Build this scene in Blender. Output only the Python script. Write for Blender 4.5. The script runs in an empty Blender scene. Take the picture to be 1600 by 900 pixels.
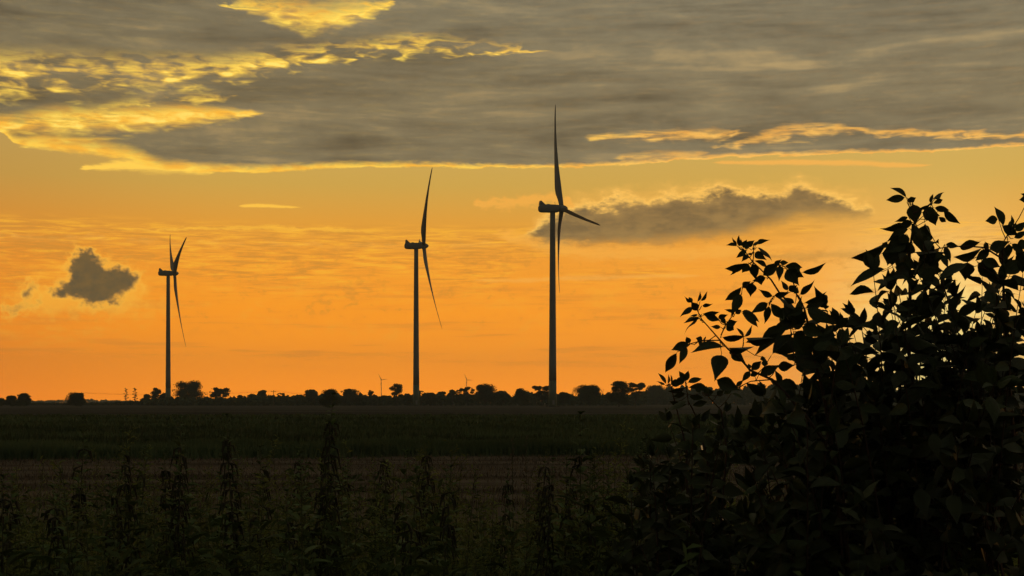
import bpy, bmesh, math, random
from mathutils import Vector, Matrix, Euler, Quaternion

random.seed(7)
scene = bpy.context.scene
COL = scene.collection
R = math.radians

# ------------------------------------------------------------------ camera
# A level camera on a grass verge, 1.8 m above flat fenland, looking west.
CAM_Z = 1.8
LENS, SENSOR = 48.0, 36.0
F = 1600.0 * LENS / SENSOR            # focal length expressed in photograph pixels
HORIZON = 629.0                       # photograph row of the horizon
cam_data = bpy.data.cameras.new('camera')
cam_data.lens = LENS
cam_data.sensor_width = SENSOR
cam_data.shift_y = (HORIZON - 450.0) / 1600.0
cam_data.clip_start = 0.1
cam_data.clip_end = 12000.0
cam = bpy.data.objects.new('camera', cam_data)
COL.objects.link(cam)
cam.location = (0, 0, CAM_Z)
cam.rotation_euler = (R(90), 0, 0)
scene.camera = cam

# ------------------------------------------------------------------ render settings
scene.render.engine = 'CYCLES'
scene.view_settings.view_transform = 'Standard'
scene.view_settings.look = 'None'
scene.view_settings.exposure = 0.0
scene.view_settings.gamma = 1.0
scene.cycles.use_denoising = True
scene.cycles.use_adaptive_sampling = True
scene.cycles.adaptive_threshold = 0.015
scene.cycles.adaptive_min_samples = 8
scene.cycles.max_bounces = 4
scene.cycles.diffuse_bounces = 2
scene.cycles.transparent_max_bounces = 8
scene.cycles.volume_bounces = 0

# ------------------------------------------------------------------ sun direction
SUN_AZ, SUN_EL = 17.4, 1.9            # degrees right of the view axis, degrees above the horizon


def lin(r, g, b):
    f = lambda c: (c / 255 / 12.92) if c / 255 <= 0.04045 else ((c / 255 + 0.055) / 1.055) ** 2.4
    return (f(r), f(g), f(b), 1.0)


# ------------------------------------------------------------------ node helper
class NT:
    """Small wrapper to write node graphs as expressions."""

    def __init__(self, tree):
        self.t = tree
        self.n = tree.nodes
        self.l = tree.links

    def put(self, sock, v):
        if isinstance(v, bpy.types.NodeSocket):
            self.l.new(v, sock)
        else:
            sock.default_value = v

    def m(self, op, *a, clamp=False):
        nd = self.n.new('ShaderNodeMath')
        nd.operation = op
        nd.use_clamp = clamp
        for i, v in enumerate(a):
            self.put(nd.inputs[i], v)
        return nd.outputs[0]

    def add(self, *a):
        r = a[0]
        for v in a[1:]:
            r = self.m('ADD', r, v)
        return r

    def mul(self, *a):
        r = a[0]
        for v in a[1:]:
            r = self.m('MULTIPLY', r, v)
        return r

    def sub(self, a, b):
        return self.m('SUBTRACT', a, b)

    def mx(self, a, b):
        return self.m('MAXIMUM', a, b)

    def mn(self, a, b):
        return self.m('MINIMUM', a, b)

    def fma(self, a, b, c):
        return self.m('MULTIPLY_ADD', a, b, c)

    def ss(self, x, a, b, lo=0.0, hi=1.0):
        nd = self.n.new('ShaderNodeMapRange')
        nd.interpolation_type = 'SMOOTHSTEP'
        self.put(nd.inputs[0], x)
        for i, v in enumerate((a, b, lo, hi)):
            self.put(nd.inputs[i + 1], v)
        return nd.outputs[0]

    def lerp(self, x, a, b, lo, hi):
        nd = self.n.new('ShaderNodeMapRange')
        self.put(nd.inputs[0], x)
        for i, v in enumerate((a, b, lo, hi)):
            self.put(nd.inputs[i + 1], v)
        return nd.outputs[0]

    def vec(self, x, y, z=0.0):
        nd = self.n.new('ShaderNodeCombineXYZ')
        for i, v in enumerate((x, y, z)):
            self.put(nd.inputs[i], v)
        return nd.outputs[0]

    def noise(self, v, scale=1.0, detail=3.0, rough=0.55, dist=0.0):
        nd = self.n.new('ShaderNodeTexNoise')
        self.put(nd.inputs['Vector'], v)
        nd.inputs['Scale'].default_value = scale
        nd.inputs['Detail'].default_value = detail
        nd.inputs['Roughness'].default_value = rough
        nd.inputs['Distortion'].default_value = dist
        return nd.outputs[0]

    def curve(self, x, pts, x0, x1, y0, y1):
        """y(x) through the given points (a Float Curve)."""
        nd = self.n.new('ShaderNodeFloatCurve')
        self.put(nd.inputs['Value'], self.lerp(x, x0, x1, 0.0, 1.0))
        c = nd.mapping.curves[0]
        nd.mapping.extend = 'HORIZONTAL'
        P = [((px - x0) / (x1 - x0), (py - y0) / (y1 - y0)) for px, py in sorted(pts)]
        while len(c.points) < len(P):
            c.points.new(0.5, 0.5)
        for p, q in zip(c.points, P):
            p.location = q
            p.handle_type = 'AUTO_CLAMPED'
        nd.mapping.update()
        return self.fma(nd.outputs[0], y1 - y0, y0)

    def mix(self, f, a, b, mode='MIX'):
        nd = self.n.new('ShaderNodeMix')
        nd.data_type = 'RGBA'
        nd.blend_type = mode
        self.put(nd.inputs[0], f)
        self.put(nd.inputs[6], a)
        self.put(nd.inputs[7], b)
        return nd.outputs[2]

    def ramp(self, f, stops, interp='LINEAR'):
        nd = self.n.new('ShaderNodeValToRGB')
        nd.color_ramp.interpolation = interp
        e = nd.color_ramp.elements
        while len(e) < len(stops):
            e.new(0.5)
        for el, (p, c) in zip(e, stops):
            el.position = p
            el.color = c
        self.put(nd.inputs[0], f)
        return nd.outputs[0]


# ------------------------------------------------------------------ world: sunset sky and clouds
# Everything here is a function of the viewing direction only (azimuth and elevation in degrees).
world = bpy.data.worlds.new('World')
scene.world = world
world.use_nodes = True
world.node_tree.nodes.clear()
W = NT(world.node_tree)


def sky_at(px, py):
    """photograph position -> azimuth, elevation in degrees"""
    x, z = (px - 800) / F, (HORIZON - py) / F
    return math.degrees(math.atan(x)), math.degrees(math.atan(z / math.hypot(1, x)))


PX = 0.02686                           # degrees per photograph pixel
A0, A1, E0, E1 = -24.0, 24.0, 0.0, 18.0


def line(pts):
    """a height-over-azimuth curve through photograph positions"""
    return W.curve(az, [sky_at(*p) for p in pts], A0, A1, E0, E1)


def along(pts, hi):
    """a value in pixels over azimuth, given at photograph columns; returned in degrees"""
    return W.mul(W.curve(az, [(sky_at(x, 300)[0], v) for x, v in pts], A0, A1, 0.0, hi), PX)


tc = W.n.new('ShaderNodeTexCoord')
sp = W.n.new('ShaderNodeSeparateXYZ')
W.l.new(tc.outputs['Generated'], sp.inputs[0])
dx, dy, dz = sp.outputs
az = W.mul(W.m('ARCTAN2', dx, dy), 57.29578)
el = W.mul(W.m('ARCSINE', dz), 57.29578)
elc = W.mx(el, 0.0)

sa, se = R(SUN_AZ), R(SUN_EL)
sunv = (math.sin(sa) * math.cos(se), math.cos(sa) * math.cos(se), math.sin(se))
cosang = W.add(W.mul(dx, sunv[0]), W.mul(dy, sunv[1]), W.mul(dz, sunv[2]))
sunang = W.mul(W.m('ARCCOSINE', W.mn(W.mx(cosang, -1.0), 1.0)), 57.29578)

# --- clear air: physical sky plus the dusty sunset band
nish = W.n.new('ShaderNodeTexSky')
nish.sky_type = 'NISHITA'
nish.sun_disc = False
nish.sun_elevation = R(SUN_EL)
nish.sun_rotation = R(SUN_AZ)
nish.dust_density = 3.0
west = W.ss(cosang, -0.6, 0.95)        # sunset side of the sky
band = W.ramp(W.lerp(elc, 0.0, 20.0, 0.0, 1.0), [
    (0.0, lin(242, 142, 18)),
    (0.10, lin(245, 148, 20)),
    (0.20, lin(244, 150, 26)),
    (0.30, lin(234, 150, 42)),
    (0.375, lin(218, 152, 54)),
    (0.45, lin(200, 158, 72)),
    (0.56, lin(192, 162, 88)),
    (0.75, lin(168, 152, 108)),
    (1.0, lin(140, 136, 120))])
# slightly deeper orange towards the left
band = W.mix(W.ss(az, -10.0, -24.0), band, (0.87, 0.80, 0.80, 1), 'MULTIPLY')
# warm glow round the hidden sun
g1 = W.m('POWER', 2.71828, W.mul(W.m('POWER', W.m('DIVIDE', sunang, 4.0), 2.0), -1.0))
g2 = W.m('POWER', 2.71828, W.mul(W.m('DIVIDE', sunang, 9.0), -1.0))
far = W.mix(west, lin(42, 48, 60), band)
clear = W.mix(W.ss(sunang, 25.0, 70.0), far, W.mix(1.0, nish.outputs[0], (0.02, 0.02, 0.02, 1), 'MULTIPLY'), 'ADD')
gain = W.add(1.0, W.mul(W.m('POWER', 2.71828, W.mul(elc, -0.34)), 0.74))
gv = W.n.new('ShaderNodeCombineColor')
W.l.new(gain, gv.inputs[0])
W.l.new(W.add(1.0, W.mul(W.sub(gain, 1.0), 0.72)), gv.inputs[1])
W.l.new(W.add(1.0, W.mul(W.sub(gain, 1.0), 0.1)), gv.inputs[2])
clear = W.mix(1.0, clear, gv.outputs[0], 'MULTIPLY')
clear = W.mix(W.mul(g1, 0.95), clear, (1.12, 0.98, 0.36, 1))
clear = W.mix(W.mul(g2, 0.22), clear, lin(250, 205, 110))

# --- noise fields
nv = W.vec(az, W.mul(el, 2.6), 3.1)
nA = W.sub(W.noise(nv, 0.35, 3, 0.6), 0.5)                                        # broad
nB = W.sub(W.noise(W.vec(az, W.mul(el, 3.6), 9.7), 1.3, 4, 0.62, 0.4), 0.5)       # wispy
nC = W.sub(W.noise(W.vec(az, W.mul(el, 1.5), 5.3), 2.2, 4, 0.62), 0.5)            # puffs
nS = W.sub(W.noise(W.vec(W.mul(az, 0.22), W.mul(el, 2.2), 1.7), 1.0, 4, 0.55), 0.5)  # long streaks
nG = W.sub(W.noise(W.vec(az, W.mul(el, 3.2), 9.7), 1.0, 2.5, 0.5, 0.5), 0.5)       # the same, softer
nF = W.sub(W.noise(W.vec(az, W.mul(el, 3.0), 2.2), 3.4, 3, 0.6), 0.5)             # fine mottling

# --- ripples of thin high cloud low in the orange band
rip = W.noise(W.vec(W.add(W.mul(az, 0.55), W.mul(el, -0.35)), W.mul(el, 6.0), 4.4), 1.15, 4, 0.62, 0.5)
rip_zone = W.mul(W.ss(el, 3.6, 5.4), W.ss(el, 7.6, 6.9))
rip_zone = W.mul(rip_zone, W.ss(W.add(W.noise(W.vec(W.mul(az, 0.16), W.mul(el, 0.5), 8.1), 1.0, 2), W.mul(W.ss(az, 6, -8), 0.12)), 0.42, 0.62))
clear = W.mix(W.mul(rip_zone, W.ss(W.add(rip, W.mul(nA, 0.25)), 0.47, 0.70), 0.72), clear, lin(255, 186, 50))
clear = W.mix(W.mul(rip_zone, W.ss(W.add(rip, W.mul(nA, 0.25)), 0.53, 0.32), 0.62), clear, lin(198, 136, 50))
lowband = W.mul(W.ss(el, 0.8, 2.2), W.ss(el, 6.0, 4.2), W.ss(W.noise(W.vec(W.mul(az, 0.2), W.mul(el, 3.0), 6.6), 1.0, 3, 0.6), 0.48, 0.7))
clear = W.mix(W.mul(lowband, 0.5), clear, lin(228, 140, 44))
puff = W.mul(W.ss(el, 1.6, 3.0), W.ss(el, 6.4, 4.6), W.ss(W.add(nC, W.mul(nA, 1.2)), 0.02, 0.3))
clear = W.mix(W.mul(puff, 0.4), clear, lin(255, 174, 48))
puff2 = W.mul(W.ss(el, 2.2, 4.0), W.ss(el, 7.4, 5.6), W.ss(W.add(nC, W.mul(nA, 1.2)), -0.04, -0.3))
clear = W.mix(W.mul(puff2, 0.42), clear, lin(206, 137, 48))


fib = W.sub(rip, 0.5)


def band_field(pts, thick, hi=40.0, warp=None):
    """1 on a streak's centre line, falling to 0 at its half thickness"""
    d = W.m('ABSOLUTE', W.sub(W.add(el, warp) if warp is not None else el, line(pts)))
    t = along(thick, hi)
    return W.sub(W.m('DIVIDE', W.sub(t, d), W.mx(t, 0.1)), W.ss(t, 0.09, 0.0))


RIM = lin(255, 208, 84)
RIM_O = lin(252, 184, 82)

# --- small bright streaks in the clear gap
s1 = band_field([(370, 322), (400, 321), (440, 323), (480, 325)], [(366, 0), (395, 3.5), (450, 3), (482, 0)], 10, W.mul(nB, 0.12))
s2 = band_field([(1120, 254), (1300, 254), (1460, 257), (1560, 243)], [(1090, 0), (1180, 5), (1330, 6), (1470, 1.5), (1510, 0)], 20, W.mul(nB, 0.14))
s5 = band_field([(110, 264), (200, 259), (300, 264), (360, 268)], [(112, 0), (150, 5), (230, 10), (300, 8), (350, 0)], 20, W.add(W.mul(nB, 0.25), W.mul(fib, 0.3)))
clear = W.mix(W.ss(s5, -0.2, 0.8), clear, lin(255, 204, 80))
s3 = band_field([(0, 362), (200, 360), (420, 356), (640, 362)], [(0, 3), (100, 2), (300, 4), (420, 5), (560, 3), (700, 0)], 20, W.mul(nB, 0.5))
s4 = band_field([(740, 440), (820, 437), (1000, 432), (1100, 430)], [(720, 0), (800, 5), (1000, 6), (1120, 0)], 20, W.mul(nB, 0.35))
clear = W.mix(W.mul(W.ss(s1, 0.0, 0.7), 0.9), clear, lin(255, 196, 70))
clear = W.mix(W.mul(W.ss(s2, 0.0, 0.8), 0.75), clear, lin(246, 176, 78))
clear = W.mix(W.mul(W.ss(s3, 0.0, 1.0), 0.6), clear, lin(255, 190, 60))
clear = W.mix(W.mul(W.ss(s4, 0.0, 1.0), 0.5), clear, lin(250, 178, 76))
sky = clear


def cloud(sky, d, rim, body, a=(0.0, 0.16), stops=(0.10, 0.42), amax=1.0):
    """thin edges scatter the light forward and glow, the thick middle is grey"""
    colr = W.mix(W.ss(d, stops[0], stops[1]), rim, body)
    return W.mix(W.mul(W.ss(d, a[0], a[1]), amax), sky, colr)


# --- long grey cloud right of the tallest turbine
topA = line([(760, 385), (815, 372), (850, 338), (900, 318), (950, 309), (1000, 305), (1040, 302), (1090, 297), (1130, 292),
             (1165, 299), (1205, 300), (1250, 287), (1290, 301), (1340, 312), (1390, 322), (1440, 340)])
botA = line([(760, 380), (815, 372), (860, 383), (950, 381), (1050, 377), (1130, 368), (1200, 352), (1260, 338), (1330, 336), (1390, 326), (1440, 330)])
nL1 = W.sub(W.noise(W.vec(az, W.mul(el, 1.7), 71.0), 0.95, 5, 0.6), 0.5)
wA = W.add(el, W.mul(nL1, 1.5), W.mul(nF, 0.2))
off = W.ss(az, 14.6, 16.6, 0.0, 5.0)
dT = W.sub(W.m('DIVIDE', W.sub(topA, wA), 0.5), off)
dB = W.sub(W.m('DIVIDE', W.sub(W.add(el, W.mul(nL1, 0.7), W.mul(nB, 0.3)), botA), 0.5), off)
greyA = W.mix(W.ss(W.add(nL1, W.mul(nS, 0.5), W.mul(nF, 0.25)), -0.25, 0.25), lin(122, 98, 62), lin(158, 124, 72))
halA = W.mul(W.ss(dT, -1.1, 0.3), W.ss(dB, 0.0, 1.6))
sky = W.mix(W.mul(halA, 0.4), sky, lin(250, 188, 88))
aA = W.mul(W.ss(dT, -0.25, 0.35), W.ss(dB, -0.75, 0.9))
colA = W.mix(W.ss(W.add(dT, W.mul(nF, 1.2)), 0.05, 0.95), lin(252, 194, 92), greyA)
sky = W.mix(aA, sky, colA)
# thin fringe left of it and loose wisps below it
wx = band_field([(740, 318), (800, 316), (860, 312), (900, 318)], [(735, 0), (790, 13), (850, 12), (905, 0)], 30, W.add(W.mul(nC, 0.8), W.mul(nF, 0.3)))
sky = W.mix(W.mul(W.ss(wx, 0.0, 0.9), 0.75), sky, lin(244, 172, 70))
wy = band_field([(780, 366), (900, 392), (1050, 396), (1250, 385)], [(760, 0), (850, 16), (1000, 18), (1150, 14), (1290, 0)], 30, W.add(W.mul(nB, 0.9), W.mul(nF, 0.3)))
sky = W.mix(W.mul(W.ss(wy, 0.0, 1.0), 0.7), sky, lin(248, 174, 68))
wz = band_field([(1190, 402), (1300, 398), (1420, 402)], [(1180, 0), (1250, 10), (1380, 9), (1440, 0)], 30, W.mul(nB, 0.5))
sky = W.mix(W.mul(W.ss(wz, 0.0, 1.0), 0.5), sky, lin(196, 146, 70))

# --- dark small cumulus at the left with a wide glowing fringe
azB = W.add(az, W.mul(W.sub(W.noise(W.vec(az, W.mul(el, 1.2), 31.0), 1.2, 3, 0.6), 0.5), 1.5))
elB = W.add(el, W.mul(W.sub(W.noise(W.vec(az, W.mul(el, 1.2), 47.0), 1.5, 3, 0.6), 0.5), 1.1))
fB = None
for (x, y, rx, ry, amp) in [(128, 398, 17, 13, 1.1), (132, 422, 19, 18, 1.0), (155, 440, 34, 24, 1.1), (190, 436, 22, 18, 0.95),
                            (150, 462, 30, 18, 1.0), (112, 452, 22, 12, 0.7), (90, 460, 14, 8, 0.5), (46, 456, 13, 20, 0.72), (26, 486, 18, 10, 0.62)]:
    a, e = sky_at(x, y)
    qx = W.m('DIVIDE', W.sub(azB, a), rx * PX)
    qy = W.m('DIVIDE', W.sub(elB, e), ry * PX)
    g = W.mul(W.m('POWER', 2.71828, W.mul(W.add(W.mul(qx, qx), W.mul(qy, qy)), -0.9)), amp)
    fB = g if fB is None else W.add(fB, g)
halo = None
for (x, y, rx, ry, amp) in [(188, 455, 46, 42, 0.7), (110, 470, 60, 26, 0.5), (50, 470, 50, 34, 0.45), (150, 430, 60, 44, 0.35)]:
    a, e = sky_at(x, y)
    qx = W.m('DIVIDE', W.sub(az, a), rx * PX)
    qy = W.m('DIVIDE', W.sub(el, e), ry * PX)
    g = W.mul(W.m('POWER', 2.71828, W.mul(W.add(W.mul(qx, qx), W.mul(qy, qy)), -0.9)), amp)
    halo = g if halo is None else W.add(halo, g)
nP = W.sub(W.noise(W.vec(az, W.mul(el, 1.15), 12.6), 1.9, 5, 0.66), 0.5)
halo_d = W.add(halo, W.mul(nP, 1.3))
sky = W.mix(W.mul(W.ss(halo_d, 0.22, 0.85), 0.75), sky, lin(255, 180, 56))
dBk = W.add(fB, W.mul(nP, 1.05))
bodyB = W.mix(W.ss(nP, -0.2, 0.25), lin(118, 92, 52), lin(92, 78, 54))
sky = W.mix(W.mul(W.ss(dBk, 0.18, 0.48), 0.75), sky, lin(255, 184, 60))
bodyB = W.mix(W.ss(dBk, 0.5, 1.15), lin(186, 132, 60), bodyB)
sky = W.mix(W.ss(dBk, 0.34, 0.92), sky, bodyB)

# --- the great stratus deck
edge = line([(-60, 206), (0, 208), (22, 225), (80, 236), (150, 244), (205, 253), (250, 266), (300, 269), (420, 270), (520, 264), (700, 262), (870, 263),
             (1000, 256), (1150, 246), (1300, 241), (1450, 238), (1600, 228), (1660, 226)])
rimw = along([(-60, 12), (20, 14), (110, 30), (200, 27), (280, 20), (420, 15), (600, 11), (870, 8), (1000, 8), (1600, 6)], 60)
wD = W.add(el, W.mul(nB, 0.34), W.mul(nA, 0.12))
deck = W.m('DIVIDE', W.sub(wD, edge), rimw)          # 0 at the lower edge, 1 once through the bright rim
# openings and thin places
wO = W.add(W.mul(nG, 1.3), W.mul(nA, 0.5))
o1 = band_field([(320, 0), (380, 8), (440, 18), (490, 27), (540, 18), (610, 2)], [(330, 0), (380, 8), (430, 15), (490, 22), (540, 17), (590, 9), (625, 0)], 40, wO)
o2 = band_field([(-60, 112), (0, 112), (200, 112), (320, 108), (400, 97), (470, 86), (560, 74), (650, 64), (720, 70), (830, 76), (900, 80)],
                [(-60, 27), (0, 27), (200, 23), (350, 19), (470, 15), (560, 11), (640, 12), (700, 11), (760, 7), (840, 3), (880, 0)], 40, W.mul(wO, 1.2))
o3 = band_field([(-60, 197), (0, 196), (100, 189), (200, 186), (300, 181), (420, 177)], [(-60, 13), (0, 13), (100, 17), (250, 15), (330, 10), (425, 0)], 40, W.mul(wO, 0.4))
o4 = band_field([(100, 178), (200, 166), (300, 156), (370, 150)], [(60, 0), (150, 8), (260, 12), (330, 8), (380, 0)], 40, W.mul(wO, 0.6))
o5 = band_field([(900, 214), (1000, 212), (1080, 211), (1160, 208)], [(900, 0), (980, 6), (1090, 7), (1150, 3), (1190, 0)], 40, W.mul(wO, 0.42))
o6 = band_field([(1100, 228), (1180, 220), (1240, 206), (1290, 200), (1360, 206), (1480, 209), (1600, 213)],
                [(1090, 0), (1170, 5), (1240, 9), (1290, 7), (1350, 5), (1480, 4), (1600, 4)], 40, W.mul(wO, 0.55))
o7 = band_field([(960, 246), (1050, 242), (1150, 240)], [(950, 0), (1010, 5), (1060, 5), (1120, 0)], 40, W.mul(wO, 0.3))
o8 = band_field([(-60, 222), (20, 219), (120, 219), (230, 214)], [(-60, 8), (20, 6), (120, 4), (230, 0)], 40, W.mul(wO, 0.2))


def thin(o, hard=0.9, f=1.6):
    return W.ss(W.add(o, W.mul(fib, f), W.mul(nG, 1.1)), -0.75, hard + 0.25)


mott = W.ss(W.add(W.mul(nF, 0.2), W.mul(nB, 0.35), W.mul(nG, 1.3), W.mul(nA, 0.7), W.mul(fib, 0.45)), -0.22, 0.30)
wedge = W.ss(W.add(W.mul(nS, 1.0), W.mul(nB, 0.6), W.mul(fib, 0.8)), -0.42, 0.1, 0.3, 1.0)
op = W.mx(W.mx(W.mul(thin(o1, 1.25, 1.2), W.ss(W.add(nB, W.mul(nA, 0.8)), -0.3, 0.12, 0.3, 1.0)), W.mul(thin(o3, 0.7, 0.7), wedge)), W.mul(thin(o4, 0.9, 0.9), W.mul(mott, 0.85)))
op = W.mx(op, W.mul(thin(o2, 0.9, 0.9), mott))
op = W.mx(op, W.mul(thin(o8), 0.6))
opr = W.mul(W.mx(W.mul(thin(o5, 1.0, 2.6), 0.9), W.mx(W.mul(thin(o6, 1.0, 3.0), 0.85), W.mul(thin(o7), 0.7))), W.ss(W.add(nB, fib), -0.3, 0.12, 0.45, 1.0))
# grey body: long soft streaks, darker towards its lower side, dimmer away from the sunset
nL = W.sub(W.noise(W.vec(W.mul(az, 0.11), W.mul(el, 0.75), 23.0), 1.0, 4, 0.6, 0.6), 0.5)
streak = W.add(0.5, W.mul(nS, 0.62), W.mul(nL, 1.5), W.mul(nA, 0.45), W.mul(nC, 0.22))
body = W.ramp(streak, [(0.08, lin(96, 83, 60)), (0.42, lin(119, 105, 77)), (0.62, lin(130, 115, 84)), (0.92, lin(168, 141, 94))])
body = W.mix(W.ss(el, 12.0, 17.0), body, W.mix(1.0, body, (0.96, 1.02, 1.14, 1), 'MULTIPLY'))
body = W.mix(W.ss(az, -22.0, 16.0), body, W.mix(1.0, body, (1.06, 1.09, 1.16, 1), 'MULTIPLY'))
dim = W.lerp(cosang, -1.0, 1.0, 0.36, 1.0)
dimv = W.n.new('ShaderNodeCombineColor')
for i in range(3):
    W.l.new(dim, dimv.inputs[i])
cool = W.mix(W.ss(cosang, 0.85, -0.3), (1, 1, 1, 1), (0.74, 0.95, 1.34, 1))
body = W.mix(1.0, W.mix(1.0, body, dimv.outputs[0], 'MULTIPLY'), cool, 'MULTIPLY')
# left part of the rim is a vivid yellow, the right part a softer orange
vary = W.ss(W.add(W.mul(nF, 0.15), nG, W.mul(nB, 0.3), W.mul(nA, 0.5)), -0.28, 0.3)
rimc = W.mix(W.ss(az, -4.0, 8.0), W.mix(vary, lin(244, 176, 58), lin(255, 214, 84)), W.mix(vary, lin(236, 168, 74), lin(250, 192, 94)))
dsoft = W.mn(W.ss(deck, 0.10, 1.1), 1.0)
thick = W.mul(dsoft, W.sub(1.0, W.mx(op, opr)))
ct = W.mix(W.lerp(W.add(thick, W.add(W.mul(nF, 0.08), W.mul(fib, 0.25))), 0.06, 1.0, 0.0, 1.0), rimc, body)
ct = W.mix(W.mul(W.ss(op, 0.8, 1.0), W.ss(vary, 0.2, 0.9), 0.5), ct, (1.12, 0.80, 0.20, 1))
alpha = W.ss(deck, -0.05, 0.22)
sky = W.mix(alpha, sky, ct)

# below the horizon: dull earth tone (hidden by the ground)
sky = W.mix(W.ss(el, -1.0, -3.0), sky, lin(60, 52, 40))
bg = W.n.new('ShaderNodeBackground')
W.put(bg.inputs[0], sky)
bg.inputs[1].default_value = 1.16
wo = W.n.new('ShaderNodeOutputWorld')
W.l.new(bg.outputs[0], wo.inputs[0])
world.cycles.sampling_method = 'MANUAL'
world.cycles.sample_map_resolution = 1024

# ------------------------------------------------------------------ sun (low, reddened, veiled)
sun_data = bpy.data.lights.new('sun', 'SUN')
sun_data.energy = 0.5
sun_data.angle = R(0.6)
sun_data.color = (1.0, 0.62, 0.28)
sun = bpy.data.objects.new('sun', sun_data)
COL.objects.link(sun)
sun.rotation_euler = Vector(sunv).to_track_quat('Z', 'Y').to_euler()

# ------------------------------------------------------------------ mesh helpers
import numpy as np
rng = np.random.default_rng(11)


def at(px, py, Y):
    """world point seen at a photograph position, Y metres away"""
    return Vector(((px - 800) / F * Y, Y, CAM_Z + (HORIZON - py) / F * Y))


def height_at(py, Y):
    return CAM_Z + (HORIZON - py) / F * Y


def mat(name, base, rough=0.8, var=0.35, scale=3.0, dark=None, spec=0.2, translucent=0.0, bump=0.0, rnd=0.0, coords='Object', stretch=None):
    """procedural material: two tones broken up by noise, optional relief, optional per-object shift"""
    m = bpy.data.materials.new(name)
    m.use_nodes = True
    t = NT(m.node_tree)
    p = t.n['Principled BSDF']
    tc = t.n.new('ShaderNodeTexCoord')
    vec = tc.outputs[coords]
    if stretch:
        mp = t.n.new('ShaderNodeMapping')
        mp.inputs['Scale'].default_value = stretch
        t.l.new(vec, mp.inputs[0])
        vec = mp.outputs[0]
    nz = t.noise(vec, scale, 4, 0.6)
    b2 = dark or tuple(c * (1 - var) for c in base)
    c = t.mix(t.ss(nz, 0.35, 0.65), (*b2, 1), (*base, 1))
    if rnd:
        oi = t.n.new('ShaderNodeObjectInfo')
        hs = t.n.new('ShaderNodeHueSaturation')
        t.put(hs.inputs['Value'], t.lerp(oi.outputs['Random'], 0, 1, 1 - rnd, 1 + rnd))
        t.put(hs.inputs['Hue'], t.lerp(oi.outputs['Random'], 0, 1, 0.5 - rnd * 0.05, 0.5 + rnd * 0.05))
        t.put(hs.inputs['Color'], c)
        c = hs.outputs[0]
    t.put(p.inputs['Base Color'], c)
    p.inputs['Roughness'].default_value = rough
    p.inputs['Specular IOR Level'].default_value = spec
    if bump:
        bp = t.n.new('ShaderNodeBump')
        bp.inputs['Strength'].default_value = bump
        bp.inputs['Distance'].default_value = 0.05
        t.put(bp.inputs['Height'], t.noise(tc.outputs[coords], scale * 5, 5, 0.65))
        t.l.new(bp.outputs[0], p.inputs['Normal'])
    if translucent:
        tr = t.n.new('ShaderNodeBsdfTranslucent')
        t.put(tr.inputs[0], c)
        mxs = t.n.new('ShaderNodeMixShader')
        mxs.inputs[0].default_value = translucent
        t.l.new(p.outputs[0], mxs.inputs[1])
        t.l.new(tr.outputs[0], mxs.inputs[2])
        t.l.new(mxs.outputs[0], t.n['Material Output'].inputs['Surface'])
    return m


class MB:
    """collects vertices and faces for one mesh"""

    def __init__(self):
        self.v, self.f = [], []

    def tube(self, pts, radii, n=6, cap=True):
        pts = [Vector(p) for p in pts]
        base = len(self.v)
        prev = None
        for i, p in enumerate(pts):
            a = pts[max(i - 1, 0)]
            b = pts[min(i + 1, len(pts) - 1)]
            d = (b - a).normalized()
            if prev is None:
                u = d.orthogonal().normalized()
            else:
                u = (prev - d * prev.dot(d)).normalized()
            prev = u
            w = d.cross(u)
            for k in range(n):
                ang = 2 * math.pi * k / n
                self.v.append(tuple(p + (u * math.cos(ang) + w * math.sin(ang)) * radii[i]))
        for i in range(len(pts) - 1):
            for k in range(n):
                k2 = (k + 1) % n
                self.f.append((base + i * n + k, base + i * n + k2, base + (i + 1) * n + k2, base + (i + 1) * n + k))
        if cap:
            self.f.append(tuple(base + k for k in reversed(range(n))))
            self.f.append(tuple(base + (len(pts) - 1) * n + k for k in range(n)))

    def rings(self, rings, closed_ends=True):
        base = len(self.v)
        n = len(rings[0])
        for r in rings:
            self.v.extend(tuple(p) for p in r)
        for i in range(len(rings) - 1):
            for k in range(n):
                k2 = (k + 1) % n
                self.f.append((base + i * n + k, base + i * n + k2, base + (i + 1) * n + k2, base + (i + 1) * n + k))
        if closed_ends:
            self.f.append(tuple(base + k for k in reversed(range(n))))
            self.f.append(tuple(base + (len(rings) - 1) * n + k for k in range(n)))

    def quad(self, a, b, c, d):
        i = len(self.v)
        self.v += [tuple(a), tuple(b), tuple(c), tuple(d)]
        self.f.append((i, i + 1, i + 2, i + 3))

    def mesh(self, name, m, smooth=False):
        me = bpy.data.meshes.new(name)
        me.from_pydata(self.v, [], self.f)
        me.materials.append(m)
        if smooth:
            me.polygons.foreach_set('use_smooth', [True] * len(me.polygons))
        me.update()
        return me

    def build(self, name, m, parent=None, smooth=False):
        return link(name, self.mesh(name, m, smooth), parent)


def array_mesh(name, verts, per, m, smooth=False):
    """mesh of N separate polygons with `per` corners each, from an (N*per, 3) array"""
    nv = len(verts)
    n = nv // per
    me = bpy.data.meshes.new(name)
    me.vertices.add(nv)
    me.vertices.foreach_set('co', np.ascontiguousarray(verts, dtype=np.float32).ravel())
    me.loops.add(nv)
    me.loops.foreach_set('vertex_index', np.arange(nv, dtype=np.int32))
    me.polygons.add(n)
    me.polygons.foreach_set('loop_start', np.arange(0, nv, per, dtype=np.int32))
    me.update(calc_edges=True)
    me.materials.append(m)
    return me


def link(name, me, parent=None):
    o = bpy.data.objects.new(name, me)
    COL.objects.link(o)
    o.parent = parent
    return o


def tag(o, label=None, cat=None, group=None, kind=None):
    for k, v in (('label', label), ('category', cat), ('group', group), ('kind', kind)):
        if v:
            o[k] = v
    return o


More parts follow.
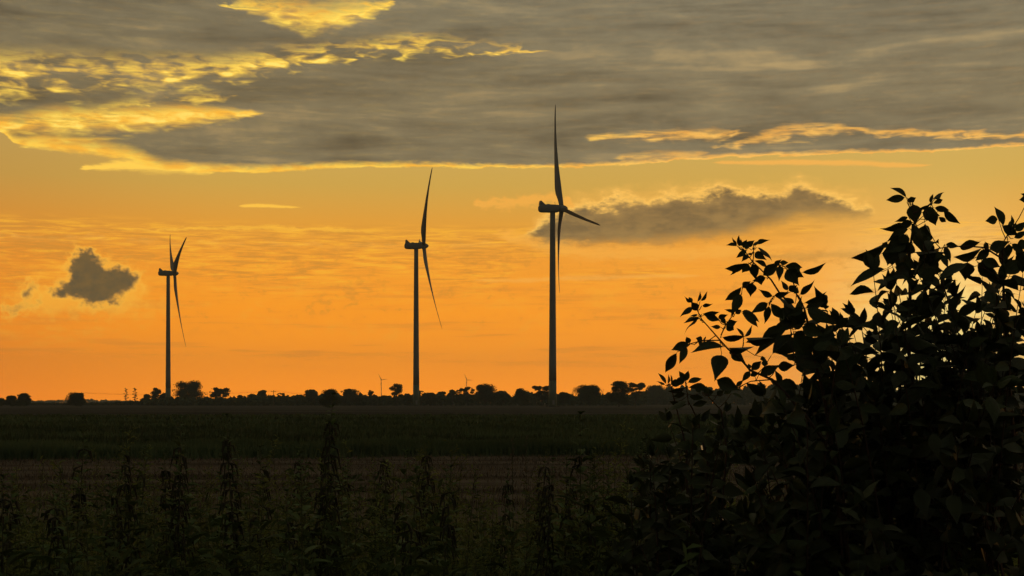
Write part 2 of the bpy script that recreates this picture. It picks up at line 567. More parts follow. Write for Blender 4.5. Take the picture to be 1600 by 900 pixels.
def thing(name, label, cat, loc=(0, 0, 0), rz=0.0, group=None):
    o = bpy.data.objects.new(name, None)
    COL.objects.link(o)
    o.location = loc
    o.rotation_euler = (0, 0, rz)
    o.empty_display_size = 0.2
    return tag(o, label, cat, group)


# ------------------------------------------------------------------ materials
M = {}
M['soil'] = mat('dark_soil', (0.10, 0.085, 0.065), 0.95, 0.45, 0.15, bump=0.4, spec=0.0)
M['verge'] = mat('verge_grass', (0.045, 0.06, 0.025), 0.9, 0.5, 1.5, bump=0.6, spec=0.0)
M['stubble'] = mat('stubble_ground', (0.14, 0.112, 0.085), 0.95, 0.55, 0.6, stretch=(0.12, 1.0, 1.0), bump=0.8, spec=0.0)
M['straw'] = mat('straw', (0.17, 0.135, 0.10), 0.85, 0.5, 0.6, stretch=(0.12, 1.0, 1.0), spec=0.0)
M['crop'] = mat('crop_green', (0.085, 0.12, 0.055), 0.85, 0.55, 0.15, stretch=(0.2, 1.0, 0.2), translucent=0.2)
M['cropsoil'] = mat('crop_ground', (0.05, 0.065, 0.035), 0.95, 0.4, 0.2, spec=0.0)
M['track'] = mat('track_grass', (0.16, 0.145, 0.10), 0.95, 0.35, 0.2, spec=0.0)
M['plough'] = mat('ploughed_earth', (0.09, 0.08, 0.066), 0.95, 0.55, 0.08, stretch=(0.15, 1.0, 1.0), spec=0.0)
M['tower'] = mat('turbine_paint', (0.19, 0.195, 0.20), 0.6, 0.12, 0.3, spec=0.4)
M['towergreen'] = mat('turbine_green_paint', (0.10, 0.14, 0.095), 0.55, 0.1, 0.3, spec=0.4)
M['bark'] = mat('bark', (0.07, 0.055, 0.04), 0.9, 0.4, 2.0)
M['treeleaf'] = mat('tree_foliage', (0.06, 0.075, 0.03), 0.85, 0.4, 0.25, translucent=0.15, rnd=0.25)
M['pole'] = mat('weathered_pole_wood', (0.12, 0.10, 0.08), 0.9, 0.3, 1.0)

# ------------------------------------------------------------------ ground and fields
def sheet(name, pts, z, m, kind='structure'):
    mb = MB()
    i = len(mb.v)
    mb.v += [(x, y, z) for x, y in pts]
    mb.f.append(tuple(range(i, i + len(pts))))
    return tag(mb.build(name, m), kind=kind)


GX = 3400
sheet('ground', [(-GX, -150), (GX, -150), (GX, 4300), (-GX, 4300)], 0.0, M['soil'])
sheet('verge', [(-60, -60), (60, -60), (60, 13), (-60, 11)], 0.004, M['verge'])


def front(x):                          # near edge of the standing crop
    return 46.0 + 0.2 * x if x < 0 else 46.0 + 0.13 * x


sheet('stubble_field', [(-160, 11), (-60, 11), (60, 13), (160, 14), (160, front(160) + 1.5), (0, 47.5), (-140, front(-140) + 1.5)], 0.008, M['stubble'])
sheet('crop_field', [(-140, front(-140)), (0, 46), (300, front(300)), (300, 118), (-200, 106)], 0.012, M['cropsoil'])
sheet('grass_track', [(-200, 106.3), (300, 118.3), (300, 124), (-200, 110.5)], 0.016, M['track'])
sheet('grass_field', [(-300, 108.6), (400, 127), (400, 172), (-300, 160)], 0.020, M['cropsoil'])
sheet('farm_track', [(-400, 158.6), (500, 174), (500, 190), (-400, 168)], 0.024, M['track'])
sheet('ploughed_field', [(-500, 166.5), (600, 193), (800, 470), (-700, 470)], 0.028, M['plough'])


def blades(P, h, w, lean, per_m=M):
    """upright grass-like triangles on the points P (N x 2); h, w arrays"""
    n = len(P)
    a = rng.uniform(0, np.pi, n)
    la = rng.uniform(0, 2 * np.pi, n)
    ll = rng.uniform(0, lean, n) * h
    v = np.zeros((n, 3, 3))
    cx, sx = np.cos(a) * w / 2, np.sin(a) * w / 2
    v[:, 0, 0] = P[:, 0] - cx
    v[:, 0, 1] = P[:, 1] - sx
    v[:, 1, 0] = P[:, 0] + cx
    v[:, 1, 1] = P[:, 1] + sx
    v[:, 2, 0] = P[:, 0] + np.cos(la) * ll
    v[:, 2, 1] = P[:, 1] + np.sin(la) * ll
    v[:, 2, 2] = h
    return v


def field_points(n, y0, y1, pw=1.0, margin=1.12):
    """random points inside the view wedge"""
    y = y0 + (y1 - y0) * rng.random(n) ** pw
    x = rng.uniform(-1, 1, n) * 0.375 * y * margin
    return np.stack([x, y], 1)


# standing crop: uneven tufts
parts = []
for n, y0, y1, hh, ww in ((34000, 0, 6, 0.55, 0.10), (26000, 4, 34, 0.58, 0.22), (16000, 30, 64, 0.58, 0.5)):
    P = field_points(n, 40, 40 + (y1 - y0) + 0.001)
    fr = np.where(P[:, 0] < 0, 46 + 0.2 * P[:, 0], 46 + 0.13 * P[:, 0])
    P[:, 1] = fr + (P[:, 1] - 40) + y0
    P[:, 0] *= P[:, 1] / 40 * 0.92
    fr2 = np.where(P[:, 0] < 0, 46 + 0.2 * P[:, 0], 46 + 0.13 * P[:, 0])
    P = P[P[:, 1] > fr2 + 0.3]
    wob = 0.8 + 0.2 * np.sin(P[:, 0] * 0.9 + P[:, 1] * 0.35) * np.sin(P[:, 1] * 0.5 - P[:, 0] * 0.23)
    h = hh * wob * rng.uniform(0.7, 1.15, len(P))
    parts.append(blades(P, h, ww * rng.uniform(0.6, 1.3, len(P)), 0.35))
# stragglers that break up the crop's edge
P = np.stack([rng.uniform(-20, 20, 2600), 46 - np.abs(rng.normal(0, 0.8, 2600))], 1)
P[:, 1] += np.where(P[:, 0] < 0, 0.2, 0.13) * P[:, 0] + 0.6 + 0.5 * np.sin(P[:, 0] * 0.8) * np.sin(P[:, 0] * 0.31)
parts.append(blades(P, rng.uniform(0.1, 0.5, len(P)), rng.uniform(0.04, 0.12, len(P)), 0.5))
tag(link('crop_plants', array_mesh('crop_plants', np.concatenate(parts).reshape(-1, 3), 3, M['crop'])),
    'dense green crop standing in the flat field', 'crop', kind='stuff')
P = field_points(16000, 122, 166)
tag(link('far_crop_plants', array_mesh('far_crop_plants', blades(P, 0.5 * rng.uniform(0.5, 1.1, len(P)), 0.7 * rng.uniform(0.6, 1.3, len(P)), 0.3).reshape(-1, 3), 3, M['crop'])),
    'low green growth in the field beyond the crop', 'grass', kind='stuff')
# cut straw, thicker in patches
P = field_points(80000, 13.5, 47, 1.2)
P = P[rng.random(len(P)) < 0.55 + 0.45 * np.sin(P[:, 1] * 1.1 + 0.6 * np.sin(P[:, 0] * 0.3)) * np.sin(P[:, 1] * 0.37 + P[:, 0] * 0.05)]
fr = np.where(P[:, 0] < 0, 46 + 0.2 * P[:, 0], 46 + 0.13 * P[:, 0])
P = P[P[:, 1] < fr + 0.2]
tag(link('straw_stubble', array_mesh('straw_stubble', blades(P, rng.uniform(0.05, 0.16, len(P)), rng.uniform(0.012, 0.035, len(P)), 0.9).reshape(-1, 3), 3, M['straw'])),
    'short cut straw stubble on the brown field', 'stubble', kind='stuff')

# ------------------------------------------------------------------ wind turbines
def blade_mesh(theta, R_, hub, tilt, cone, pre, name, m, root=1.0):
    """one blade; local frame: +x is the rotor axis, +y across, +z up"""
    ax = Vector((math.cos(tilt), 0, math.sin(tilt)))
    up = Vector((-math.sin(tilt), 0, math.cos(tilt)))
    hz = Vector((0, 1, 0))
    span = up * math.cos(theta) + hz * math.sin(theta)
    tang = hz * math.cos(theta) - up * math.sin(theta)
    k = R_ / 45.0
    st = [(0.02, 1.9, 1.9), (0.05, 1.9, 1.8), (0.10, 2.5, 1.5), (0.16, 3.3, 1.1), (0.22, 3.5, 0.9), (0.32, 3.0, 0.7), (0.45, 2.4, 0.5),
          (0.6, 1.85, 0.36), (0.75, 1.35, 0.26), (0.88, 1.1, 0.24), (0.96, 0.85, 0.18), (1.0, 0.4, 0.12)]
    rings = []
    for s, c, th in st:
        c, th = c * k * root, th * k * root
        tw = R(26) * (1 - s) ** 1.6 + R(20)
        cd = tang * math.cos(tw) - ax * math.sin(tw)
        nd = ax * math.cos(tw) + tang * math.sin(tw)
        o = hub + span * (s * R_) + ax * (math.sin(cone) * s * R_ + pre * k * s ** 2.2)
        ring = []
        sharp = min(1.0, max(0.0, (s - 0.05) / 0.12))
        for i in range(12):
            a = 2 * math.pi * i / 12
            x = math.cos(a) * 0.5 + 0.18 * sharp
            y = math.sin(a) * 0.5
            if sharp:
                y *= 1 - sharp * 0.75 * max(0.0, math.cos(a)) ** 1.2
            ring.append(o + cd * (x * c) + nd * (y * th))
        rings.append(ring)
    mb = MB()
    mb.rings(rings)
    return mb.mesh(name, m, True)


def turbine(label, px, Y, hub_h, R_, yaw, thetas, group, k=1.0, small=False):
    t = thing('wind_turbine', label, 'wind turbine', ((px - 800) / F * Y, Y, 0), yaw, group)
    # tower
    N = 24
    r0, r1 = 1.65 * k, 1.05 * k
    if small:
        r0, r1 = 0.95, 0.6
    top = hub_h - 1.45 * k
    band = top * 0.135
    rad = lambda z: r0 + (r1 - r0) * (z / top) ** 0.9
    ring = lambda z, r: [(r * math.cos(2 * math.pi * i / N), r * math.sin(2 * math.pi * i / N), z) for i in range(N)]
    mb = MB()
    zs = [band + (top - band) * i / 10 for i in range(11)]
    mb.rings([ring(z, rad(z)) for z in zs])
    tw_ = mb.build('tower', M['tower'], t, True)
    if not small:
        mb = MB()
        mb.rings([ring(-0.3, rad(0)), ring(band * 0.5, rad(band * 0.5)), ring(band - 0.003, rad(band) + 0.004)])
        mb.build('base_section', M['towergreen'], t, True)
        for zf in (0.42, 0.72):
            mb = MB()
            z = top * zf
            mb.rings([ring(z - 0.09, rad(z) + 0.004), ring(z - 0.08, rad(z) + 0.04), ring(z + 0.08, rad(z) + 0.04), ring(z + 0.09, rad(z) + 0.004)])
            mb.build('flange', M['tower'], tw_)
        mb = MB()                         # foundation plinth and access door, facing the field
        mb.rings([ring(-0.3, 2.9), ring(0.28, 2.9), ring(0.36, 2.75)])
        mb.build('foundation', M['plough'], t)
        mb = MB()
        w, d0 = 0.45, rad(1.8)
        mb.rings([[(-w, -d0 - 0.06, 0.9), (w, -d0 - 0.06, 0.9), (w, -d0 - 0.06, 2.9), (-w, -d0 - 0.06, 2.9)], [(-w, -d0 + 0.3, 0.9), (w, -d0 + 0.3, 0.9), (w, -d0 + 0.3, 2.9), (-w, -d0 + 0.3, 2.9)]])
        mb.build('door', M['tower'], tw_)
    else:
        mb = MB()
        mb.rings([ring(-0.3, rad(0)), ring(band - 0.003, rad(band))])
        mb.build('base_section', M['tower'], t, True)
    # nacelle: long rounded box along +x
    tilt = R(5)
    nk = k if not small else 0.42
    hubc = Vector((3.75 * nk, 0, hub_h + 0.05 * nk))
    mb = MB()
    rings = []
    for x, hw, hh, dz in ((-5.9, 0.55, 0.55, 0.05), (-5.7, 1.1, 1.0, 0.03), (-5.2, 1.5, 1.4, 0.0), (-4.2, 1.65, 1.55, 0), (0, 1.7, 1.6, 0), (1.8, 1.65, 1.5, 0), (2.5, 1.45, 1.35, 0.02), (2.75, 1.2, 1.15, 0.03)):
        rg = []
        for i in range(20):
            a = 2 * math.pi * i / 20
            ca, sa_ = math.cos(a), math.sin(a)
            e = 0.45
            rg.append((x * nk, math.copysign(abs(ca) ** e, ca) * hw * nk, hub_h + dz * nk + x * 0.02 * nk + math.copysign(abs(sa_) ** e, sa_) * hh * nk))
        rings.append(rg)
    mb.rings(rings)
    nc_ = mb.build('nacelle', M['tower'], t, True)
    if not small:
        mb = MB()                         # raked cooler housing on the rear of the roof
        zt = hub_h + 1.45
        prof = [(-5.5, zt - 0.15), (-5.3, zt + 1.45), (-4.9, zt + 1.5), (-3.9, zt + 0.6), (-3.1, zt - 0.05)]
        mb.rings([[(x, -1.25, z) for x, z in prof], [(x, 1.25, z) for x, z in prof]])
        mb.build('cooler', M['tower'], nc_)
        mb = MB()                         # roof hatch
        mb.rings([[(-2.4, -0.6, zt + z), (-1.2, -0.6, zt + z), (-1.2, 0.6, zt + z), (-2.4, 0.6, zt + z)] for z in (0.05, 0.32)])
        mb.build('roof_hatch', M['tower'], nc_)
        mb = MB()                         # wind sensor mast
        mb.tube([(1.2, 0.3, zt), (0.9, 0.3, zt + 1.3)], [0.07, 0.05], 6)
        mb.tube([(0.9, -0.1, zt + 1.25), (0.9, 0.7, zt + 1.25)], [0.05, 0.05], 6)
        mb.build('wind_sensor', M['tower'], nc_)
    # spinner
    ax = Vector((math.cos(tilt), 0, math.sin(tilt)))
    up = Vector((-math.sin(tilt), 0, math.cos(tilt)))
    mb = MB()
    rr = []
    for x, r in ((-1.0, 1.25), (-0.6, 1.5), (0.0, 1.55), (0.7, 1.42), (1.3, 1.1), (1.75, 0.65), (1.98, 0.25), (2.05, 0.02)):
        o = hubc + ax * (x * 1.25 * nk)
        rr.append([o + (Vector((0, 1, 0)) * math.cos(2 * math.pi * i / 16) + up * math.sin(2 * math.pi * i / 16)) * (r * nk) for i in range(16)])
    mb.rings(rr)
    mb.build('hub', M['tower'], t, True)
    for th in thetas:
        link('blade', blade_mesh(R(th), R_, hubc, tilt, R(1.0), 2.9, 'blade', M['tower'], 1.0 if not small else 1.25), t)
    return t


# screen-right component of the local +y axis is positive when the rotor points a little towards the camera,
# so angles are counted with the sign that puts each blade where the photograph shows it
turbine('leftmost of the three big turbines, two blades raised in a narrow V', 262.8, 826, 80, 45, R(20.2), (52, -68, 172), 'big wind turbines')
turbine('middle big turbine with one blade up and one slanting down right', 650.3, 682, 80, 45, R(10.4), (-41, -161, 79), 'big wind turbines')
turbine('tallest big turbine in front of the long grey cloud', 863.5, 550.5, 80, 45.5, R(10.6), (14, -106, 134), 'big wind turbines')
turbine('tiny far wind turbine left of the middle big turbine tower', 595.7, 2900, 50, 16.5, R(55), (35, 155, 275), 'tiny far wind turbines', small=True)
turbine('tiny far wind turbine right of the middle big turbine, half hidden by treetops', 729.3, 2950, 50.5, 16, R(58), (28, 148, 268), 'tiny far wind turbines', small=True)

# ------------------------------------------------------------------ distant trees
def crown_faces(mb_list, center, rx, ry, rz, n, size, hollow=0.55):
    """n leaf-clump quads spread through an ellipsoid, denser near its skin"""
    d = rng.normal(size=(n, 3))
    d /= np.linalg.norm(d, axis=1)[:, None]
    r = hollow + (1.08 - hollow) * rng.random(n) ** 0.7
    c = np.array(center) + d * r[:, None] * np.array([rx, ry, rz])
    u = rng.normal(size=(n, 3))
    u /= np.linalg.norm(u, axis=1)[:, None]
    w = np.cross(u, rng.normal(size=(n, 3)))
    w /= np.linalg.norm(w, axis=1)[:, None]
    s = size * rng.uniform(0.55, 1.35, n)[:, None]
    mb_list.append(np.stack([c - u * s * 0.5, c + w * s * 0.32, c + u * s * 0.5, c - w * s * 0.32], 1))


def tree(px, top, w, Y, style, label, group='trees along the horizon'):
    H = height_at(top - 1.5, Y)
    Wd = w * 1.1 / F * Y
    t = thing('tree', label, 'tree', ((px - 800) / F * Y, Y, 0), random.uniform(0, 6.28), group)
    faces = []
    trunk = MB()
    tr = max(0.12, H * 0.022)
    if style == 'bush':                   # foliage almost to the ground
        c0, c1, ncl, cs = 0.14, 0.97, 17, 0.23
    elif style == 'round':
        c0, c1, ncl, cs = 0.28, 0.98, 17, 0.20
    elif style == 'spread':               # flat-topped, see-through
        c0, c1, ncl, cs = 0.36, 0.97, 20, 0.13
    elif style == 'tall':                 # loose tufts one above the other on a visible trunk
        c0, c1, ncl, cs = 0.28, 0.97, 9, 0.25
    else:                                 # thin young tree
        c0, c1, ncl, cs = 0.3, 0.98, 11, 0.15
    clumps, sprigs = [], []
    for i in range(ncl):
        f = (i + 0.5) / ncl
        if style in ('tall', 'thin'):
            z = H * (c0 + (c1 - c0) * f)
            rad = Wd * 0.5 * (0.35 + 0.65 * math.sin(math.pi * min(0.95, 0.25 + f * 0.65)))
            a = i * 2.4 + random.uniform(-0.5, 0.5)
            off = rad * random.uniform(0.3, 0.75)
        else:
            z = H * (c0 + (c1 - c0) * random.random() ** (0.6 if style == 'spread' else 0.85))
            zz = (z / H - c0) / (c1 - c0)
            rad = Wd * 0.46 * math.sqrt(max(0.02, 1 - (abs(zz - 0.36) / 0.66) ** 2)) if style != 'spread' else Wd * 0.5 * (0.75 + 0.25 * zz)
            a = i * 2.4 + random.uniform(-0.6, 0.6)
            off = rad * random.uniform(0.35, 0.85)
        clumps.append((math.cos(a) * off, math.sin(a) * off, z))
    if style in ('bush', 'round'):
        for q in range(5):
            clumps.append((Wd * random.uniform(-0.22, 0.22), Wd * random.uniform(-0.2, 0.2), H * (c0 + (c1 - c0) * (0.15 + 0.14 * q))))
        clumps.append((Wd * 0.12, 0, H * (c1 - 0.10)))
    if style in ('bush', 'round', 'spread'):       # ragged sprigs on the outline
        for q in range(10):
            a = random.random() * 6.28
            zz = random.uniform(0.25, 0.98)
            rad = Wd * 0.52 * math.sqrt(max(0.03, 1 - (abs(zz - 0.36) / 0.68) ** 2))
            sprigs.append((math.cos(a) * rad, math.sin(a) * rad, H * (c0 + (c1 - c0) * zz)))
    size = max(0.34, 1.5 * Y / F)
    for (x, y, z) in clumps:
        r = Wd * cs * random.uniform(0.55, 1.25)
        rz = r * random.uniform(0.6, 0.9) if style != 'thin' else r * 0.4
        if style == 'spread':
            rz = r * 0.55
        z = min(z, H - rz * 0.9)
        dens = 1.0 if style in ('bush', 'round') else (0.75 if style == 'spread' else (0.75 if style == 'tall' else 0.5))
        n = int(max(40, min(800, dens * 34 * (r * r + 2 * r * rz) / (size * size))))
        crown_faces(faces, (x, y, z), r, r, rz, n, size, 0.05)
        zb = H * random.uniform(0.15, 0.4)
        if style in ('tall', 'thin'):
            zb = max(0.2, z - Wd * 0.35)
        trunk.tube([(0, 0, zb), (x * 0.5, y * 0.5, (zb + z) * 0.52), (x, y, z)], [tr * 0.5, tr * 0.35, tr * 0.12], 5)
    for (x, y, z) in sprigs:
        r = Wd * random.uniform(0.05, 0.10)
        crown_faces(faces, (x, y, min(z, H - r * 0.6)), r, r, r * 0.7, 26, size, 0.0)
        trunk.tube([(x * 0.45, y * 0.45, z * 0.85), (x, y, z)], [tr * 0.2, tr * 0.08], 4)
    ht = H * (0.92 if style in ('tall', 'thin') else 0.7)
    trunk.tube([(0, 0, -0.3), (0.1, 0, H * 0.2), (-0.1, 0.1, ht * 0.6), (0, 0, ht)], [tr * 1.35, tr, tr * 0.7, tr * 0.2], 7)
    trunk.build('trunk', M['bark'], t)
    v = np.concatenate(faces).reshape(-1, 3)
    v[:, 2] = np.maximum(v[:, 2], 0.05)
    link('crown', array_mesh('crown', v, 4, M['treeleaf']), t)
    return t


TREES = [
    (1, 624, 16, 640, 'bush', 'small bush cut off by the left edge on the horizon'),
    (17, 620, 16, 640, 'bush', 'small round bush, second from the left edge on the horizon'),
    (37, 616.5, 23, 640, 'bush', 'wider dark bush just right of the small round bush at left'),
    (119, 615.5, 28, 640, 'bush', 'lone domed bush standing apart on the left horizon'),
    (197, 607, 8, 1300, 'thin', 'faint bare-looking young tree left of the left turbine'),
    (211, 607, 11, 850, 'thin', 'thin tree with layered tufts left of the left turbine'),
    (228, 617.5, 15, 840, 'bush', 'small pointed bush left of the lollipop tree by the left turbine'),
    (244, 607.5, 16, 850, 'tall', 'small tree on a bare trunk just left of the left turbine tower'),
    (260, 616, 22, 870, 'bush', 'low bush directly behind the foot of the left turbine'),
    (296, 596.5, 46, 860, 'round', 'big broad-crowned tree right of the left turbine'),
    (345, 606.5, 34, 870, 'spread', 'flat-topped spreading tree right of the big broad tree at left'),
    (375, 618.5, 10, 800, 'bush', 'small conical tree right of the flat-topped spreading tree'),
    (394, 617, 14, 800, 'bush', 'low shrubby tree left of the pointed tree beside the power pole'),
    (410, 611.5, 18, 800, 'round', 'pointed leafy tree just left of the power pole'),
    (438, 615.5, 13, 820, 'spread', 'small see-through tree just right of the power pole'),
    (468, 618.5, 12, 800, 'bush', 'low round tree midway between power pole and dark square tree'),
    (487, 610.5, 22, 780, 'round', 'rounded tree just left of the dark square-topped tree'),
    (515.5, 610, 27, 450, 'bush', 'near dark square-topped tree in the middle left of the horizon'),
    (547, 609.5, 32, 760, 'round', 'broad sloping tree right of the dark square-topped tree'),
    (580.5, 610.5, 12, 780, 'tall', 'tiny lollipop tree left of the far small turbine'),
    (601, 619.5, 15, 800, 'bush', 'low tree at the foot of the far small turbine'),
    (620, 601, 18, 740, 'tall', 'tall tufted tree on a trunk left of the middle turbine'),
    (637, 616.5, 15, 760, 'round', 'low rounded tree touching the middle turbine tower on its left'),
    (659, 610.5, 13, 770, 'spread', 'small wind-swept tree touching the middle turbine tower on its right'),
    (673, 615.5, 18, 780, 'bush', 'level-topped low tree, second right of the middle turbine'),
    (690, 613, 14, 790, 'spread', 'open small tree, third right of the middle turbine'),
    (706.5, 610.5, 15, 760, 'round', 'round-headed tree left of the pair below the half-hidden far turbine'),
    (717, 608.5, 12, 780, 'spread', 'narrow lacy tree left of the half-hidden far turbine'),
    (730, 605.5, 22, 760, 'spread', 'ragged tree directly below the half-hidden far turbine'),
    (758, 601.5, 36, 720, 'round', 'large two-humped tree midway between middle and right turbine'),
    (784, 612.5, 24, 730, 'round', 'lower rounded tree leaning on the right side of the two-humped tree'),
    (815, 608.5, 26, 700, 'bush', 'bushy tree left of the right turbine'),
    (847, 604.5, 32, 690, 'spread', 'spreading tree just left of the right turbine tower'),
    (880, 614.5, 19, 700, 'round', 'small round tree just right of the right turbine tower'),
    (921, 603.5, 44, 690, 'round', 'wide dome-shaped tree between right turbine and dark near tree'),
    (967, 597.5, 34, 520, 'bush', 'near dark ragged tree right of the right turbine'),
    (993, 599.5, 30, 680, 'spread', 'arching tree behind the near dark ragged tree'),
    (1026, 604, 36, 1000, 'round', 'hazy rounded tree left of the low shoot of the shrub'),
]
for a in TREES:
    tree(*a)

# continuous low belt of scrub and woodland between the single trees
def belt(name, label, cols, Y, size, n, depth, dens_seed):
    """cols: (photograph column, top row); one mass of foliage clumps"""
    xs = np.array([c[0] for c in cols], float)
    tops = np.array([c[1] for c in cols], float)
    px = rng.uniform(xs[0], xs[-1], n)
    yy = Y + rng.uniform(-depth, depth, n)
    ztop = CAM_Z + (HORIZON - np.interp(px, xs, tops)) / F * Y
    lump = 0.9 + 0.10 * np.sin(px * 0.31 + dens_seed) + 0.05 * np.sin(px * 0.83 + 2.3 * dens_seed) + 0.04 * np.sin(px * 0.137 + yy) + rng.normal(0, 0.035, n)
    z = ztop * lump * rng.random(n) ** 0.7
    c = np.stack([(px - 800) / F * yy, yy, np.maximum(z, 0.1)], 1)
    u = rng.normal(size=(n, 3))
    u /= np.linalg.norm(u, axis=1)[:, None]
    w = np.cross(u, rng.normal(size=(n, 3)))
    w /= np.linalg.norm(w, axis=1)[:, None]
    s = size * rng.uniform(0.6, 1.4, n)[:, None]
    v = np.stack([c - u * s * 0.5, c + w * s * 0.4, c + u * s * 0.5, c - w * s * 0.4], 1).reshape(-1, 3)
    v[:, 2] = np.maximum(v[:, 2], 0.02)
    return tag(link(name, array_mesh(name, v, 4, M['treeleaf'])), label, 'woodland', kind='stuff')


belt('hedgerow', 'low dark hedge line along the left horizon', [(-40, 630), (40, 629), (100, 630), (160, 629), (215, 627), (260, 625), (330, 623)], 880, 1.2, 9000, 14, 0.7)
belt('scrub_belt', 'hazy belt of scrub and small trees along the middle horizon',
     [(225, 624), (280, 621), (330, 621), (380, 622), (400, 618), (430, 619), (470, 618), (520, 616), (560, 616), (590, 619), (610, 620), (640, 617), (670, 615), (700, 615), (740, 615), (780, 614), (800, 618),
      (840, 614), (880, 617), (930, 614), (985, 615), (1010, 610)], 800, 1.7, 20000, 22, 2.1)
belt('woodland', 'hazy grey woodland behind the shrub at right',
     [(1005, 614), (1020, 606), (1060, 605), (1110, 606), (1160, 604), (1210, 600), (1260, 604), (1320, 602), (1380, 606), (1450, 604), (1520, 606), (1600, 603), (1660, 605)], 1050, 2.2, 34000, 30, 4.0)
belt('far_woodland', 'pale distant tree bank along the far left horizon',
     [(-60, 627), (50, 626.5), (80, 625.8), (95, 624), (110, 626), (140, 623), (150, 625), (200, 626), (300, 625), (500, 624.5), (700, 624), (900, 624), (1100, 624)], 2600, 4.0, 9000, 30, 1.1)

# ------------------------------------------------------------------ power poles
def pole(px, top, Y, label):
    H = height_at(top, Y)
    t = thing('power_pole', label, 'power pole', ((px - 800) / F * Y, Y, 0), R(12), 'power poles')
    mb = MB()
    mb.tube([(0, 0, -0.3), (0, 0, H * 0.5), (0, 0, H)], [0.2, 0.17, 0.13], 8)
    mb.build('post', M['pole'], t)
    mb = MB()
    mb.rings([[(-1.3, -0.08, z), (1.3, -0.08, z), (1.3, 0.08, z), (-1.3, 0.08, z)] for z in (H - 0.75, H - 0.57)])
    mb.build('crossarm', M['pole'], t)
    for x in (-1.15, 0, 1.15):
        mb = MB()
        z = H - 0.57 if x else H
        mb.tube([(x, 0, z), (x, 0, z + 0.12), (x, 0, z + 0.28)], [0.05, 0.11, 0.06], 6)
        mb.build('insulator', M['tower'], t)
    return Vector(t.location) + Vector((0, 0, H + 0.2))


A = pole(427.5, 610, 690, 'thin power pole with crossarm in the left half of the horizon')
B = pole(127.5, 613, 760, 'thin power pole rising behind the lone domed bush at left')
C = pole(707, 619.5, 560, 'short dark power pole between the middle and right turbine')


def wire(a, b, off):
    pts = []
    for i in range(17):
        f = i / 16
        p = a.lerp(b, f) + Vector((off, 0, -4 * 1.6 * f * (1 - f) - (0.5 if off else 0)))
        pts.append(p)
    mb = MB()
    mb.tube(pts, [0.03] * 17, 4)
    return mb


t = thing('power_line', 'thin overhead wires strung between the horizon power poles', 'power line', (B.x, B.y, 0))
for a, b in ((B, A), (A, C)):
    for off in (-1.1, 0, 1.1):
        mb = wire(a, b, off)
        mb.v = [(x - B.x, y - B.y, z) for x, y, z in mb.v]
        mb.build('wire', M['pole'], t)

# ------------------------------------------------------------------ foreground leaves
M['leaf'] = mat('shrub_leaf', (0.045, 0.062, 0.022), 0.55, 0.35, 6.0, spec=0.3, translucent=0.12, rnd=0.3)
M['twig'] = mat('shrub_twig', (0.075, 0.05, 0.035), 0.8, 0.35, 20.0)
M['nettle'] = mat('nettle_leaf', (0.105, 0.15, 0.052), 0.75, 0.4, 8.0, translucent=0.2, rnd=0.3)
M['weedstem'] = mat('weed_stem', (0.075, 0.085, 0.04), 0.8, 0.35, 15.0)
M['feather'] = mat('feathery_weed_leaf', (0.17, 0.205, 0.055), 0.8, 0.35, 5.0, translucent=0.25, rnd=0.25)
M['seed'] = mat('seed_tassel', (0.05, 0.05, 0.03), 0.9, 0.35, 20.0)
M['under'] = mat('undergrowth_leaf', (0.075, 0.11, 0.038), 0.85, 0.5, 2.0, translucent=0.15)


def leaf_shape(prof, bend, fold, curl, twist, serr=0.0, petiole=0.06):
    """unit leaf: base at origin, tip at y = 1, widest = 1; (verts, faces)"""
    v, f = [(0.012, 0, 0), (-0.012, 0, 0)], []
    rows = []
    for i, (t, w) in enumerate(prof):
        a = bend * t
        y = (math.sin(a) / bend if abs(bend) > 1e-3 else t)
        z = -((1 - math.cos(a)) / bend if abs(bend) > 1e-3 else 0)
        tw = twist * (t - 0.4)
        hw = w * 0.5 * (1 + (serr if i % 2 else -serr))
        zl = fold * hw - curl * hw * hw
        cx, sx = math.cos(tw), math.sin(tw)
        b = len(v)
        v += [(-hw * cx, y, z + zl - hw * sx * 0.6), (0, y, z), (hw * cx, y, z + zl + hw * sx * 0.6)]
        rows.append(b)
    f.append((1, 0, rows[0] + 2, rows[0] + 1, rows[0]))
    for a, b in zip(rows, rows[1:]):
        f += [(a, a + 1, b + 1, b), (a + 1, a + 2, b + 2, b + 1)]
    t = 1.0
    a = bend
    v.append((0.0, math.sin(a) / bend if abs(bend) > 1e-3 else 1.0, -((1 - math.cos(a)) / bend if abs(bend) > 1e-3 else 0)))
    b = rows[-1]
    f += [(b, b + 1, len(v) - 1), (b + 1, b + 2, len(v) - 1)]
    return v, f


OVATE = [(0.09, 0.06), (0.16, 0.45), (0.28, 0.83), (0.42, 1.0), (0.57, 0.95), (0.72, 0.70), (0.84, 0.38), (0.93, 0.13)]
LANCE = [(0.08, 0.10), (0.14, 0.62), (0.24, 0.96), (0.38, 1.0), (0.54, 0.84), (0.70, 0.56), (0.84, 0.30), (0.94, 0.10)]
NARROW = [(0.10, 0.4), (0.35, 1.0), (0.70, 0.7)]


def to_mesh(name, vf, m):
    me = bpy.data.meshes.new(name)
    me.from_pydata(vf[0], [], vf[1])
    me.materials.append(m)
    me.polygons.foreach_set('use_smooth', [True] * len(me.polygons))
    me.update()
    return me


